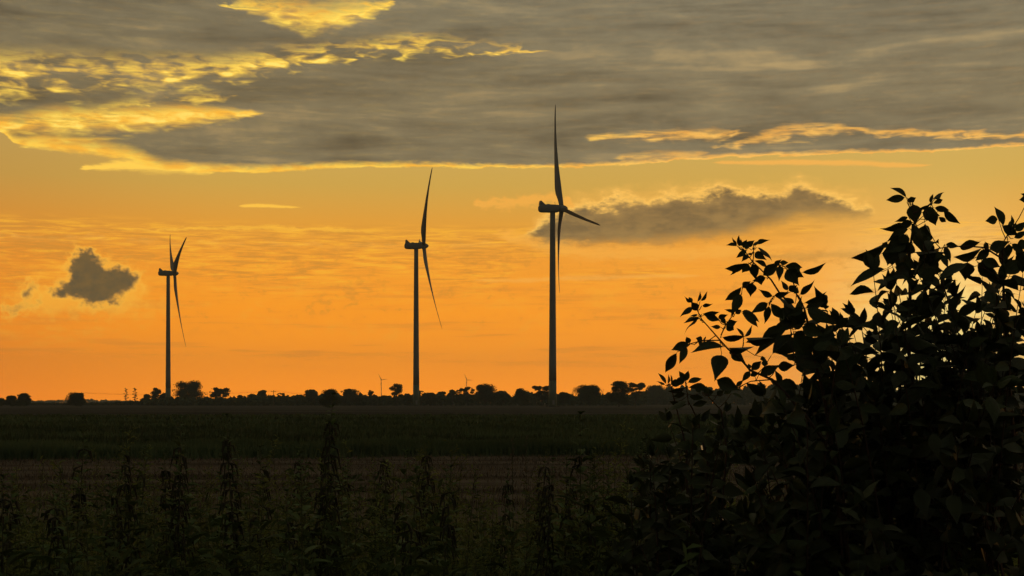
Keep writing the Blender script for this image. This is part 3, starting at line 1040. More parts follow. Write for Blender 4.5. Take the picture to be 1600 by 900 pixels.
ACUM = [(0.07, 0.05), (0.14, 0.50), (0.24, 0.86), (0.36, 1.0), (0.50, 0.88), (0.64, 0.60), (0.78, 0.30), (0.90, 0.10)]
SLIM = [(0.08, 0.05), (0.17, 0.40), (0.30, 0.76), (0.44, 0.98), (0.58, 1.0), (0.72, 0.74), (0.85, 0.36), (0.94, 0.12)]
LEAF_VF = [leaf_shape(pr, b, fo, cu, tw) for pr, b, fo, cu, tw in
           ((OVATE, 0.25, 0.25, 0.2, 0.1), (ACUM, 0.8, 0.15, 0.5, -0.3), (ACUM, -0.2, 0.45, 0.1, 0.4), (SLIM, 1.2, 0.55, 0.3, 0.2), (OVATE, 0.5, 0.1, 0.9, 0.8), (SLIM, 0.1, 0.3, 0.0, -0.5))]
LEAF_ME = [to_mesh('leaf', vf, M['leaf']) for vf in LEAF_VF]
NET_VF = [leaf_shape(LANCE, b, fo, cu, tw, 0.07) for b, fo, cu, tw in ((0.9, 0.3, 0.2, 0.1), (1.3, 0.2, 0.4, -0.3), (0.6, 0.4, 0.1, 0.3))]
NET_ME = [to_mesh('leaf', vf, M['nettle']) for vf in NET_VF]


def leaf_matrix(base, d, n, L, wid):
    y = d.normalized()
    x = y.cross(n)
    if x.length < 1e-4:
        x = y.orthogonal()
    x.normalize()
    z = x.cross(y)
    m = Matrix.Identity(4)
    for r in range(3):
        m[r][0] = x[r] * wid
        m[r][1] = y[r] * L
        m[r][2] = z[r] * L
        m[r][3] = base[r]
    return m


def joined_leaves(name, items, vfs, m, parent, kind='stuff'):
    """items: (variant, matrix); all leaves as one mesh"""
    V, Fc, off = [], [], 0
    for k, mt in items:
        v, f = vfs[k]
        a = np.array(v) @ np.array(mt.to_3x3()).T + np.array(mt.translation)
        V.append(a)
        Fc += [tuple(i + off for i in q) for q in f]
        off += len(v)
    me = bpy.data.meshes.new(name)
    me.from_pydata(np.concatenate(V).tolist(), [], Fc)
    me.materials.append(m)
    me.polygons.foreach_set('use_smooth', [True] * len(me.polygons))
    me.update()
    o = link(name, me, parent)
    if kind:
        o['kind'] = kind
    return o


# traced leaf positions: window origin and scale of the enlargement they were measured in,
# then (base x, base y, tip x, tip y, width) in that enlargement
Z = 5.625
W1 = (1020, 350)
L1 = [(745,195,655,195,22),(745,190,685,140,20),(765,205,752,115,28),(775,200,782,135,24),(790,215,820,150,45),(820,200,885,150,50),(850,215,790,180,40),
(905,180,1015,150,38),(880,200,925,130,30),(910,205,1070,268,36),(890,250,990,310,62),(830,225,750,285,42),(835,265,785,325,44),(830,262,870,265,20),
(885,320,990,370,36),(840,340,668,390,55),(845,345,790,420,75),(760,370,710,455,28),(880,340,905,490,75),(960,460,1095,350,85),(1000,470,880,500,60),
(940,470,955,540,50),(1060,370,1120,320,40),(1110,340,1200,340,40),(1120,360,1110,490,60),(1150,370,1290,380,70),(1170,390,1270,520,110),(1200,400,1330,470,70),
(1240,420,1290,380,50),(1300,430,1490,360,55),(870,510,860,620,85),(790,545,660,655,60),(785,560,850,510,60),(780,605,710,772,80),(720,790,640,760,28),
(720,790,770,760,40),(770,770,915,880,60),(770,765,965,820,70),(1020,690,885,770,70),(1020,710,1010,870,58),(1030,690,1130,815,75),(1060,640,950,580,48),
(1060,630,1190,600,50),(1070,640,1310,700,50),(1190,590,1140,505,40),(1190,590,1260,545,60),(1240,610,1270,560,60),(1285,625,1430,540,50),(1320,700,1500,615,55),
(1330,740,1490,690,70),(1340,740,1575,850,100),(1330,740,1190,800,60),(1340,760,1210,890,110),(1250,700,1150,640,45),
(345,690,290,640,24),(350,700,322,650,34),(360,730,240,785,45),(390,690,415,605,26),(415,680,465,600,26),(430,720,515,720,30),(400,760,350,700,60),
(430,790,560,770,50),(450,800,570,840,55),(420,830,295,880,14),(410,825,260,895,12),(400,800,330,795,20),(570,830,650,800,45),(600,820,640,880,40),(640,890,725,860,60)]
W2 = (1020, 490)
L2 = [(325,255,190,310,70),(290,270,250,410,60),(215,335,125,490,75),(325,265,300,215,45),(440,235,380,215,50),(430,235,412,275,34),(440,235,465,205,14),(600,120,525,115,35),
(640,95,705,140,65),(595,205,785,215,52),(800,215,750,130,25),(800,210,855,110,18),(800,215,1045,195,50),(800,255,980,260,34),(640,290,385,325,65),
(650,300,855,300,40),(680,330,800,420,80),(690,320,680,355,20),(605,350,550,570,135),(548,575,735,660,110),(730,640,790,590,35),(860,500,790,590,50),
(860,500,940,430,60),(850,490,840,435,40),(900,560,880,500,60),(990,390,950,400,40),(980,470,990,390,50),(1210,100,955,345,115),(1040,370,1200,200,70),
(1020,240,1100,180,60),(1215,190,1225,310,70),(1230,180,1375,330,160),(1200,100,1330,70,100),(930,540,1090,465,80),(1090,470,1230,455,80),(1250,410,1180,365,50),
(1250,430,1370,360,70),(1360,390,1500,340,35),(1230,450,1450,450,80),(1400,320,1570,240,70),(1370,330,1575,200,60),(1300,110,1480,180,110),(1250,150,1330,250,100),(1480,190,1575,110,50)]
W2b = (1020, 490)
L3 = [(120,625,65,535,28),(110,630,50,580,18),(130,620,130,545,14),(160,620,165,550,14),(150,620,260,600,60),(190,610,280,580,60),(290,590,240,520,45),
(285,600,310,515,45),(300,610,415,570,45),(290,650,155,690,40),(300,650,470,665,55),(290,700,195,740,40),(310,720,430,745,45),(430,700,520,690,60),(310,770,100,810,40),
(420,700,380,640,40),(500,700,440,650,40),(560,720,620,680,50),(620,710,690,660,45),(690,700,780,735,22),(310,800,170,780,45),(340,810,460,780,50)]
W4 = (1320, 280)
L4 = [(550,165,425,85,38),(540,160,390,180,62),(570,190,620,165,50),(545,200,600,170,40),(600,210,620,370,115),(560,330,465,380,40),(650,260,740,230,30),(750,215,770,140,28),
(775,190,845,85,34),(790,180,840,150,26),(770,215,850,185,40),(670,290,830,320,110),(780,250,900,270,50),(860,250,990,375,62),(820,330,880,370,40),(760,300,795,395,80),
(700,380,780,500,36),(600,390,360,500,65),(600,380,500,400,60),(570,430,400,540,70),(640,430,740,470,90),(660,440,680,620,130),(540,480,490,560,100),(760,490,730,560,40),
(400,540,120,680,70),(330,560,370,600,60),(550,520,350,640,130),(420,620,380,740,130),(600,640,860,620,50),(800,640,895,755,45),(870,580,950,705,50),(880,570,990,590,50),
(990,590,1220,600,80),(1220,600,1005,680,50),(1230,550,1260,640,40),(1260,620,1440,550,90),(1280,610,1170,700,70),(1440,560,1440,690,60),(1330,560,1340,640,80),
(1400,420,1330,265,60),(1350,350,1255,365,70),(1380,400,1500,480,70),(1460,430,1465,330,30),(1445,430,1440,360,25),(1490,440,1505,370,35),(1490,460,1590,380,60),
(1480,520,1600,460,50),(1460,560,1560,640,55),(1500,590,1600,560,80),(1080,720,1060,870,120),(1090,740,860,840,70),(1160,720,1340,890,110),(1200,700,1340,760,80),
(1400,840,1540,720,120),(1340,820,1420,840,40),(560,650,500,800,150),(650,640,800,820,150),(380,780,90,890,70),(1620,170,1545,180,60),(1630,150,1555,130,40),(600,560,520,660,110),
(700,560,760,660,100),(480,560,440,690,120),(560,800,420,850,120),(700,780,760,880,110),(430,770,560,790,90)]


def traced(win, L, Y0, spread):
    out = []
    for bx, by, tx, ty, w in L:
        Y = Y0 + random.uniform(-spread, spread)
        b = at(win[0] + bx / Z, win[1] + by / Z, Y)
        Lp = math.hypot(tx - bx, ty - by) / Z / F * Y
        tp = at(win[0] + tx / Z, win[1] + ty / Z, Y + Lp * random.uniform(-0.45, 0.35))
        d = tp - b
        L_ = d.length * 1.2
        ww = w * 1.15 / Z / F * Y
        wid = max(ww, 0.38 * L_)
        phi = math.acos(max(-1, min(1, ww / wid))) * random.choice((-1, 1))
        view = (b - Vector((0, 0, CAM_Z))).normalized()
        n = Quaternion(d.normalized(), phi) @ (-view)
        out.append((random.choice((0, 1, 2, 2, 5, 5, 1)), leaf_matrix(b, d, n, L_, wid), b))
    return out


def branch_points(S, T, sag=0.12, n=9):
    S, T = Vector(S), Vector(T)
    c = S.lerp(T, 0.55)
    c.x = S.x * 0.55 + T.x * 0.45
    c.z = max(S.z, T.z) * 0.5 + (S.z + T.z) * 0.25 + sag
    return [S * (1 - t) ** 2 + c * (2 * t * (1 - t)) + T * (t * t) for t in [i / (n - 1) for i in range(n)]]


def grow(pts, start, spacing, L0, L1, items, jitter=1.0):
    """opposite leaf pairs along a polyline, from fraction `start` to its tip"""
    seg = [(a, b) for a, b in zip(pts, pts[1:])]
    tot = sum((b - a).length for a, b in seg)
    s = tot * start
    k = random.random() * 3.14
    while s < tot:
        acc = 0
        for a, b in seg:
            l = (b - a).length
            if acc + l >= s:
                p = a.lerp(b, (s - acc) / l)
                d = (b - a).normalized()
                break
            acc += l
        f = s / tot
        u = d.orthogonal().normalized()
        u = Quaternion(d, k) @ u
        k += math.pi / 2 + random.uniform(-0.4, 0.4)
        for sg in (1, -1):
            if random.random() < 0.1:
                continue
            ld = d * random.uniform(0.2, 0.8) + u * sg + Vector((0, 0, random.uniform(-0.55, 0.15)))
            ld += Vector([random.uniform(-0.25, 0.25) * jitter for _ in range(3)])
            nn = Vector((random.uniform(-0.9, 0.9), random.uniform(-1.0, 0.5), random.uniform(0.1, 1.0)))
            L_ = (L0 + (L1 - L0) * f) * random.uniform(0.5, 1.25)
            items.append((random.randrange(6), leaf_matrix(p, ld, nn, L_, L_ * random.uniform(0.35, 0.49)), p))
        s += spacing * random.uniform(0.7, 1.35)
    # tip
    for _ in range(3):
        ld = d + Vector([random.uniform(-0.5, 0.5) for _ in range(3)])
        L_ = L1 * random.uniform(0.5, 0.9)
        items.append((random.randrange(6), leaf_matrix(pts[-1], ld, Vector((random.uniform(-1, 1), -1, random.uniform(-0.5, 0.8))), L_, L_ * 0.38), pts[-1]))


def inside(poly, x, y):
    r = False
    j = len(poly) - 1
    for i in range(len(poly)):
        xi, yi = poly[i]
        xj, yj = poly[j]
        if (yi > y) != (yj > y) and x < (xj - xi) * (y - yi) / (yj - yi) + xi:
            r = not r
        j = i
    return r


def sample(poly):
    xs = [p[0] for p in poly]
    ys = [p[1] for p in poly]
    while True:
        x, y = random.uniform(min(xs), max(xs)), random.uniform(min(ys), max(ys))
        if inside(poly, x, y):
            return x, y


def shrub(label, base, stems, traced_items, fills, group, leaf_limit=300):
    """stems: world polylines with radii; fills: (polygon, count, Y range, start, leaf length, spacing)"""
    t = thing('leafy_shrub', label, 'shrub', base, 0, group)
    inv = Matrix.Translation(-Vector(base))
    loc = lambda p: inv @ Vector(p)
    items = []
    lines = []
    for pts, r0, r1 in stems:
        mb = MB()
        n = len(pts)
        mb.tube([loc(p) for p in pts], [r0 + (r1 - r0) * i / (n - 1) for i in range(n)], 6)
        mb.build('stem', M['twig'], t, True)
        for a, b in zip(pts, pts[1:]):
            for q in range(6):
                lines.append(Vector(a).lerp(Vector(b), q / 6))
    for poly, count, (ya, yb), start, (l0, l1), spacing in fills:
        for _ in range(count):
            x, y = sample(poly)
            Y = random.uniform(ya, yb)
            T = at(x, y, Y)
            S = Vector(base) + Vector((random.uniform(-0.25, 0.25), random.uniform(-0.2, 0.2), 0))
            S.z = max(0.0, min(T.z * 0.35, 0.6)) * random.random()
            pts = branch_points(S, T)
            mb = MB()
            mb.tube([loc(p) for p in pts], [0.005 - 0.004 * i / (len(pts) - 1) for i in range(len(pts))], 5)
            mb.build('branch', M['twig'], t, True)
            lines += pts[3:]
            grow(pts, start, spacing, l0, l1, items)
    # petioles joining each traced leaf to the nearest wood
    tw = MB()
    for k, mt, b in traced_items:
        q = min(lines, key=lambda p: (p - b).length_squared)
        if 0.004 < (q - b).length < 0.35:
            mid = q.lerp(b, 0.5) + Vector((0, 0, -0.006))
            tw.tube([loc(q), loc(mid), loc(b)], [0.0016, 0.0013, 0.0010], 4)
    if tw.v:
        o = tw.build('twig', M['twig'], t)
        o['kind'] = 'stuff'
    allv = list(traced_items)
    # the leaves that show largest: against the sky or nearest the camera
    def rank(it):
        b = it[2]
        py = HORIZON - (b.z - CAM_Z) / b.y * F
        px = 800 + b.x / b.y * F
        return (0 if (py < 640 and px < 1610) else 1, b.y)
    items.sort(key=rank)
    room = max(0, leaf_limit - len(allv))
    allv += items[:room]
    for k, mt, b in allv:
        o = link('leaf', LEAF_ME[k], t)
        o.matrix_local = inv @ mt
    rest = items[room:]
    if rest:
        joined_leaves('foliage', [(k, inv @ mt) for k, mt, b in rest], LEAF_VF, M['leaf'], t)
    return t


def zpts(win, P, Y, y2=None):
    n = len(P)
    return [at(win[0] + x / Z, win[1] + y / Z, Y + ((y2 - Y) * i / (n - 1) if y2 else 0)) for i, (x, y) in enumerate(P)]


# right-hand tall shrub
b1 = (1.55, 4.75, 0)
stems1 = [
    ([Vector(b1), Vector((1.50, 4.6, 0.9))] + zpts(W4, [(560, 1500), (575, 1150), (570, 800), (570, 620), (600, 430), (615, 380), (602, 280), (590, 190)], 4.5, 4.3), 0.008, 0.0012),
    ([Vector(b1), Vector((1.75, 4.6, 0.9))] + zpts(W4, [(1440, 1700), (1415, 1300), (1392, 900), (1385, 660), (1400, 540), (1440, 480)], 4.5, 4.3), 0.007, 0.0012),
    (zpts(W4, [(1385, 700), (1290, 640), (1220, 600), (1100, 590), (990, 590), (870, 600), (700, 640)], 4.3, 4.25), 0.003, 0.0015),
    (zpts(W4, [(1390, 900), (1250, 800), (1170, 750)], 4.3, 4.2), 0.003, 0.0015),
    (zpts(W4, [(602, 300), (680, 265), (740, 230), (765, 200)], 4.3, 4.25), 0.0025, 0.0012),
]
poly_mid = [(1225, 575), (1265, 535), (1310, 480), (1330, 440), (1365, 400), (1400, 385), (1420, 360), (1455, 385), (1480, 440), (1520, 450), (1555, 420), (1580, 390), (1625, 370), (1660, 640), (1210, 640)]
poly_crown = [(1385, 400), (1425, 345), (1462, 350), (1470, 430), (1500, 520), (1380, 500), (1350, 450)]
poly_low = [(1190, 615), (1240, 600), (1620, 590), (1680, 950), (1130, 950), (1150, 760), (1165, 680)]
shrub('tallest leafy shrub at the right edge, its crown above the other shrubs', b1, stems1, traced(W4, L4, 4.3, 0.12),
      [(poly_mid, 46, (4.1, 5.3), 0.70, (0.14, 0.10), 0.06), ([(1470, 460), (1530, 430), (1600, 400), (1650, 640), (1440, 640)], 36, (4.2, 5.2), 0.70, (0.11, 0.08), 0.055), (poly_crown, 4, (4.2, 4.6), 0.8, (0.12, 0.09), 0.06), (poly_low, 80, (3.8, 5.2), 0.35, (0.13, 0.10), 0.055)], 'leafy shrubs at right')

# arching shrub in front of its left side
b2 = (1.10, 4.35, 0)
main = [(1600, 1250), (1330, 880), (1110, 640), (1050, 580), (860, 500), (780, 410), (660, 310), (580, 220), (430, 50), (380, -50)]
up = [(1580, 1200), (1500, 700), (1440, 480), (1380, 330)]
stems2 = [
    ([Vector(b2), Vector((1.08, 4.3, 0.7))] + zpts(W2, main, 4.15, 4.0), 0.006, 0.0012),
    ([Vector(b2), Vector((1.12, 4.3, 0.8))] + zpts(W2, up, 4.2, 4.1) + zpts(W1, [(1370, 900), (1330, 740), (1240, 740), (1110, 600), (1040, 490), (960, 410), (875, 330), (840, 280), (790, 210)], 4.1, 4.0), 0.006, 0.0010),
    (zpts(W1, [(875, 330), (885, 300), (885, 230), (885, 185)], 4.0, 3.98), 0.0018, 0.001),
    (zpts(W1, [(1330, 740), (1290, 650), (1250, 600), (1240, 530), (1200, 420), (1150, 370), (1090, 350)], 4.05, 4.0), 0.0025, 0.0012),
    (zpts(W2, [(590, 235), (440, 235), (330, 265), (290, 275)], 4.03, 4.0), 0.002, 0.0012),
    (zpts(W2, [(600, 190), (640, 100), (700, 20), (735, -70)], 4.03, 4.0), 0.002, 0.0012),
    (zpts(W2, [(790, 300), (795, 255), (798, 205)], 4.03, 4.02), 0.0015, 0.001),
    (zpts(W2, [(1040, 580), (860, 595), (735, 655)], 4.1, 4.05), 0.002, 0.0014),
    (zpts(W2, [(1440, 480), (1250, 430), (1220, 250), (1210, 110)], 4.1, 4.05), 0.003, 0.0014),
    (zpts(W1, [(1110, 600), (1040, 660), (1020, 700)], 4.03, 4.0), 0.0016, 0.001),
    (zpts(W1, [(960, 470), (870, 520), (790, 545), (780, 610)], 4.02, 4.0), 0.0016, 0.001),
]
poly_a = [(1215, 520), (1240, 490), (1290, 480), (1320, 560), (1290, 640), (1200, 640), (1190, 580), (1215, 570)]
poly_b = [(1150, 645), (1210, 605), (1320, 600), (1380, 950), (1080, 950), (1090, 800), (1120, 700)]
shrub('arching leafy shrub reaching left from the tall shrub, two leafy shoots against orange sky', b2, stems2, traced(W1, L1, 4.0, 0.06) + traced(W2, L2, 4.05, 0.06),
      [(poly_a, 13, (4.0, 4.5), 0.76, (0.13, 0.10), 0.06), (poly_b, 40, (3.8, 4.7), 0.4, (0.125, 0.095), 0.055)], 'leafy shrubs at right')

# low bushy shrub left of both
b3 = (0.62, 4.5, 0)
stems3 = [
    ([Vector(b3), Vector((0.60, 4.45, 0.8))] + zpts(W2b, [(480, 1300), (400, 950), (345, 830), (310, 770), (295, 640), (290, 595)], 4.4, 4.3), 0.004, 0.0010),
    ([Vector(b3), Vector((0.58, 4.5, 0.8))] + zpts(W2b, [(300, 1200), (200, 800), (160, 640), (140, 610)], 4.4, 4.35), 0.004, 0.0010),
    ([Vector(b3), Vector((0.64, 4.5, 0.8))] + zpts(W2b, [(650, 1200), (600, 850), (480, 720), (430, 690)], 4.4, 4.35), 0.004, 0.0010),
]
poly_c = [(1040, 655), (1060, 625), (1150, 640), (1190, 720), (1210, 950), (960, 950), (960, 820), (1000, 720)]
shrub('low bushy shrub with small leaf tips just above the horizon, leftmost of the shrubs', b3, stems3, traced(W2b, L3, 4.35, 0.06),
      [(poly_c, 75, (4.1, 5.2), 0.42, (0.10, 0.075), 0.045)], 'leafy shrubs at right')


# ------------------------------------------------------------------ nettles and tall weeds
def nettle(px, top, Y, label, group, detailed, seeds=0.5, big=1.0, lean=0.0, bottom=0.3):
    H = height_at(top, Y)
    base = Vector(((px - 800) / F * Y, Y, 0))
    t = thing('nettle', label, 'nettle', base, 0, group)
    ph = random.random() * 6.28
    amp = random.uniform(0.01, 0.035)
    cur = lambda z: Vector((lean * (z / H) ** 2 + amp * math.sin(z * 3 + ph) - amp * math.sin(ph), amp * math.cos(z * 2.6 + ph) - amp * math.cos(ph), z))
    pts = [cur(H * i / 10) for i in range(11)]
    mb = MB()
    mb.tube(pts, [0.0055 - 0.0042 * i / 10 for i in range(11)], 5)
    mb.build('stem', M['weedstem'], t, True)
    items = []
    z = H * bottom
    k = random.random() * 3.14
    sd = MB()
    while z < H - 0.005:
        f = (z / H - bottom) / (1 - bottom)
        p = cur(z)
        env = min(1.0, 0.16 + 1.6 * (1 - f) ** 0.8) * (0.75 + 0.25 * math.sin(f * 3))
        for sg in (0, math.pi):
            a = k + sg + random.uniform(-0.25, 0.25)
            dd = Vector((math.cos(a), math.sin(a), random.uniform(0.1, 0.8) + 0.5 * f))
            L_ = 0.125 * big * env * random.uniform(0.8, 1.15)
            pt = p + Vector((math.cos(a), math.sin(a), 0.3)) * (0.018 * env)
            items.append((random.randrange(3), leaf_matrix(pt, dd, Vector((random.uniform(-0.3, 0.3), random.uniform(-0.3, 0.3), 1)), L_, L_ * random.uniform(0.34, 0.46)), pt))
            if seeds and f < 0.93 and random.random() < seeds:
                for _ in range(3):          # hanging seed strings
                    b = a + random.uniform(-1.2, 1.2)
                    l = random.uniform(0.03, 0.065) * (0.5 + env * 0.6)
                    q = p + Vector((math.cos(b), math.sin(b), -0.4)) * (l * 0.7)
                    q2 = q + Vector((math.cos(b) * 0.25, math.sin(b) * 0.25, -1)) * l
                    sd.tube([p, q, q2], [0.002, 0.0055, 0.002], 4)
        k += math.pi / 2
        z += (0.07 - 0.04 * f) * random.uniform(0.8, 1.2) * (1 if f < 0.9 else 0.6)
    for _ in range(5):
        a = random.random() * 6.28
        L_ = 0.03 * big
        items.append((0, leaf_matrix(pts[-1], Vector((math.cos(a), math.sin(a), 1.2)), Vector((0, 0, 1)), L_, L_ * 0.4), pts[-1]))
    if detailed:
        for kk, mt, _ in items:
            o = link('leaf', NET_ME[kk], t)
            o.matrix_local = mt
    else:
        joined_leaves('foliage', [(kk, mt) for kk, mt, _ in items], NET_VF, M['nettle'], t)
    if sd.v:
        o = sd.build('seed_tassel', M['seed'], t)
        o['kind'] = 'stuff'
    return t


def feathery(px, top, Y, label, group, spread=0.16):
    """bushy weed with many narrow leaves on side shoots"""
    H = height_at(top, Y)
    t = thing('feathery_weed', label, 'weed', ((px - 800) / F * Y, Y, 0), random.random() * 6.28, group)
    mb = MB()
    V = []

    def leaflet(p, d, L_, w):
        s = d.cross(Vector((random.uniform(-1, 1), random.uniform(-1, 1), random.uniform(-0.2, 1)))).normalized() * (w * 0.5)
        e = p + d * L_ + Vector((0, 0, -L_ * 0.18))
        mid = p + d * (L_ * 0.45)
        V.append([p, mid + s, e, mid - s])

    for st in range(random.randrange(2, 4)):
        top_p = Vector((random.uniform(-spread, spread) * 0.7, random.uniform(-spread, spread) * 0.7, H * (1 if st == 0 else random.uniform(0.82, 0.95))))
        c = Vector((top_p.x * 0.3, top_p.y * 0.3, H * 0.5))
        line = [Vector((0, 0, 0)).lerp(c, q).lerp(c.lerp(top_p, q), q) for q in [i / 12 for i in range(13)]]
        mb.tube(line, [0.0045 - 0.0035 * i / 12 for i in range(13)], 4)
        z = 0.35
        while z < 1.0:
            i = min(11, int(z * 12))
            p = line[i].lerp(line[i + 1], z * 12 - i)
            a = random.random() * 6.28
            l = spread * (1.15 - z) * random.uniform(0.7, 1.2) + 0.02
            d = Vector((math.cos(a), math.sin(a), random.uniform(0.6, 1.4))).normalized()
            q = p + d * l
            mb.tube([p, q], [0.0016, 0.0007], 3, False)
            m_ = max(5, int(l / 0.009))
            for r in range(m_):
                u = (r + 0.5) / m_
                b = random.random() * 6.28
                dd = (d * 0.6 + Vector((math.cos(b), math.sin(b), random.uniform(-0.2, 0.6)))).normalized()
                leaflet(p.lerp(q, u), dd, random.uniform(0.018, 0.045), random.uniform(0.004, 0.008))
            z += random.uniform(0.012, 0.028)
    mb.build('stem', M['weedstem'], t)
    o = link('foliage', array_mesh('foliage', np.array([[tuple(c) for c in q] for q in V]).reshape(-1, 3), 4, M['feather']), t)
    o['kind'] = 'stuff'
    return t


# clearly visible single nettles (photograph column, top row, distance)
G1 = 'tall nettles standing out of the weeds'
for px, top, Y, lab, sd, bg_, ln in [
    (122, 655, 6.2, 'slender nettle top rising far above its neighbours, near the left edge', 0.3, 0.8, 0.0),
    (98, 742, 5.6, 'leafy nettle against the brown stubble at far left', 0.2, 1.0, 0.02),
    (40, 745, 5.2, 'nettle with drooping leaves hard by the left edge', 0.2, 1.0, -0.02),
    (160, 745, 5.4, 'broad-leaved nettle below the slender nettle at left', 0.4, 1.15, 0.02),
    (205, 690, 6.6, 'pale-topped nettle leaning right, left of the dark seed-laden nettle', 0.1, 1.1, 0.08),
    (262, 712, 6.0, 'dark seed-laden nettle straight below the left turbine', 1.0, 0.75, 0.0),
    (290, 655, 6.3, 'tall thin-topped nettle just right of the left turbine line', 0.4, 1.15, 0.0),
    (362, 650, 6.0, 'tall nettle with thick dark column of seeds, right of the left turbine', 1.0, 1.0, 0.0),
    (541, 618, 5.6, 'tallest nettle, its bent tip crossing the horizon treeline', 1.0, 0.95, -0.03),
    (640, 708, 5.7, 'many-leaved nettle with arching leaves below the middle turbine', 0.5, 1.35, 0.0),
    (628, 735, 5.2, 'shorter nettle leaning against the arching one below the middle turbine', 0.4, 1.2, 0.03),
    (480, 715, 6.8, 'light nettle left of the tallest nettle', 0.3, 0.9, 0.0),
    (425, 770, 5.4, 'dark low nettle between the seed column nettle and the tallest one', 0.5, 1.1, 0.0),
    (775, 735, 7.0, 'lone thin nettle in front of the open stubble gap', 0.6, 0.7, 0.03),
    (862, 700, 6.4, 'dark nettle below the right turbine', 0.7, 0.9, 0.0),
    (900, 648, 5.6, 'yellowish nettle tip reaching the dark field right of the right turbine', 0.1, 1.2, 0.02),
    (940, 720, 5.4, 'leafy nettle left of the low bushy shrub', 0.2, 1.2, -0.02),
    (985, 690, 5.2, 'nettle leaning towards the low bushy shrub', 0.2, 1.1, 0.05),
]:
    nettle(px, top, Y, lab, G1, True, sd, bg_, ln)

PROFILE = [(-60, 755), (0, 755), (100, 750), (140, 720), (200, 690), (250, 742), (330, 730), (430, 715), (500, 702), (600, 712), (690, 705), (740, 765), (820, 775), (880, 730), (950, 700), (1010, 690), (1100, 695), (1300, 720), (1660, 720)]


def profile(px):
    return float(np.interp(px, [p[0] for p in PROFILE], [p[1] for p in PROFILE]))


ORD = ['leftmost', 'second from left', 'third from left', 'fourth from left', 'fifth from left', 'rightmost']
PLACES = [(0, 130, 'at far left'), (130, 260, 'left of the left turbine line'), (260, 400, 'right of the left turbine line'), (400, 540, 'left of the tallest nettle'), (540, 680, 'below the middle turbine'),
          (680, 820, 'in front of the open stubble gap'), (820, 960, 'below the right turbine'), (960, 1110, 'under the low bushy shrub')]
for lo, hi, where in PLACES:
    for i in range(6):
        px = lo + (hi - lo) * (i + random.random()) / 6
        Y = random.uniform(4.8, 8.5)
        nettle(px, profile(px) + random.uniform(-25, 45), Y, ORD[i] + ' of the six shorter crowded nettles ' + where, 'crowded nettles ' + where, False, random.choice((0, 0.3, 0.8)), random.uniform(0.8, 1.2), random.uniform(-0.05, 0.05))
    for i in range(6):
        px = lo + (hi - lo) * (i + random.random()) / 6
        Y = random.uniform(5.0, 8.5)
        feathery(px, profile(px) + random.uniform(-30, 25), Y, ORD[i] + ' of the six fine-leaved feathery weeds ' + where, 'feathery weeds ' + where, random.uniform(0.12, 0.2))

for px, top, Y, lab in [(190, 695, 6.6, 'bushy feathery weed, tallest of the fine-leaved ones at left'), (450, 690, 7.0, 'upright feathery weed left of the tallest nettle, catching light'),
                        (690, 690, 7.2, 'upright feathery weed at the left end of the open stubble gap'), (655, 700, 7.0, 'feathery weed just right of the arching nettle'),
                        (930, 765, 5.2, 'feathery yellowish weed below and right of the right turbine'), (1005, 770, 5.0, 'feathery yellowish weed in front of the low bushy shrub')]:
    feathery(px, top, Y, lab, 'single feathery weeds', 0.2)

# dry thin flower stalks over the stubble gap
for px, top, Y, lab in [(803, 675, 7.4, 'left one of two thin bare stalks over the stubble gap'), (824, 680, 7.8, 'right one of two thin bare stalks over the stubble gap')]:
    H = height_at(top, Y)
    t = thing('dry_stalk', lab, 'weed', ((px - 800) / F * Y, Y, 0), 0, 'thin bare stalks')
    mb = MB()
    mb.tube([(0.02, 0, 0), (0.0, 0.01, H * 0.5), (-0.01, 0, H)], [0.004, 0.003, 0.0012], 5)
    mb.build('stem', M['weedstem'], t)
    mb = MB()
    for i in range(26):
        z = H * random.uniform(0.8, 1.0)
        a = random.random() * 6.28
        p = Vector((-0.008, 0, z))
        q = p + Vector((math.cos(a), math.sin(a), 1.0)) * random.uniform(0.006, 0.014)
        mb.tube([p, q], [0.001, 0.003], 4)
    o = mb.build('seed_head', M['straw'], t)
    o['kind'] = 'stuff'

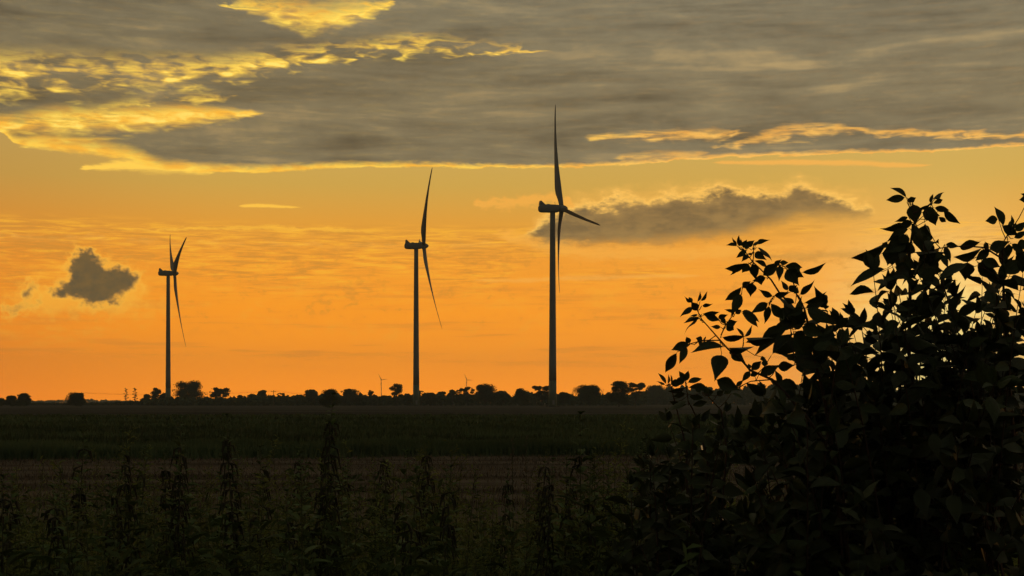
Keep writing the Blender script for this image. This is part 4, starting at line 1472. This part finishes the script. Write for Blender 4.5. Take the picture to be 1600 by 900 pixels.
# undergrowth: the uncountable mass of low leaves and grass that fills the verge
n = 26000
Y = rng.uniform(3.2, 9.5, n)
px = rng.uniform(-60, 1680, n)
topz = CAM_Z + (HORIZON - np.interp(px, [p[0] for p in PROFILE], [p[1] + 50 for p in PROFILE])) / F * 6.5
topz *= 0.88 + 0.12 * np.sin(px * 0.05 + Y * 2.1) * np.sin(px * 0.021 - Y * 1.3)
z = topz * (1 - 0.75 * rng.random(n) ** 1.3)
c = np.stack([(px - 800) / F * Y, Y, np.maximum(z, 0.02)], 1)
d = rng.normal(size=(n, 3)) * np.array([1, 1, 0.7])
d /= np.linalg.norm(d, axis=1)[:, None]
w = np.cross(d, rng.normal(size=(n, 3)))
w /= np.linalg.norm(w, axis=1)[:, None]
L_ = rng.uniform(0.03, 0.085, n)[:, None]
kk = rng.uniform(0.12, 0.42, n)[:, None]
mid = c + d * L_ * 0.45 + np.array([0, 0, 1]) * L_ * 0.12
v = np.stack([c, mid + w * L_ * kk * 0.5, c + d * L_, mid - w * L_ * kk * 0.5], 1).reshape(-1, 3)
tag(link('undergrowth', array_mesh('undergrowth', v, 4, M['under'])), 'dark tangle of low leaves filling the verge along the bottom', 'undergrowth', kind='stuff')
n = 9000
Y = rng.uniform(3.4, 12.0, n)
px = rng.uniform(-60, 1680, n)
P = np.stack([(px - 800) / F * Y, Y], 1)
topz = CAM_Z + (HORIZON - np.interp(px, [p[0] for p in PROFILE], [p[1] + 20 for p in PROFILE])) / F * np.minimum(Y, 7.5)
tag(link('verge_grass', array_mesh('verge_grass', blades(P, np.clip(topz, 0.2, 1.4) * rng.uniform(0.55, 1.0, n), rng.uniform(0.004, 0.012, n), 0.35).reshape(-1, 3), 3, M['feather'])),
    'thin long grass blades growing among the verge weeds', 'grass', kind='stuff')

# ------------------------------------------------------------------ evening haze over the whole fen
mb = MB()
x0, x1, y0, y1, z0, z1 = -3450, 3450, -200, 4350, -1.4, 150.0
mb.v = [(x, y, z) for z in (z0, z1) for x, y in ((x0, y0), (x1, y0), (x1, y1), (x0, y1))]
mb.f = [(3, 2, 1, 0), (4, 5, 6, 7), (0, 1, 5, 4), (1, 2, 6, 5), (2, 3, 7, 6), (3, 0, 4, 7)]
hz = bpy.data.materials.new('haze')
hz.use_nodes = True
hz.node_tree.nodes.clear()
pv = hz.node_tree.nodes.new('ShaderNodeVolumePrincipled')
pv.inputs['Color'].default_value = (0.54, 0.70, 0.80, 1)
pv.inputs['Density'].default_value = 0.00015
pv.inputs['Anisotropy'].default_value = 0.3
ho = hz.node_tree.nodes.new('ShaderNodeOutputMaterial')
hz.node_tree.links.new(pv.outputs[0], ho.inputs['Volume'])
tag(mb.build('haze', hz), kind='stuff')
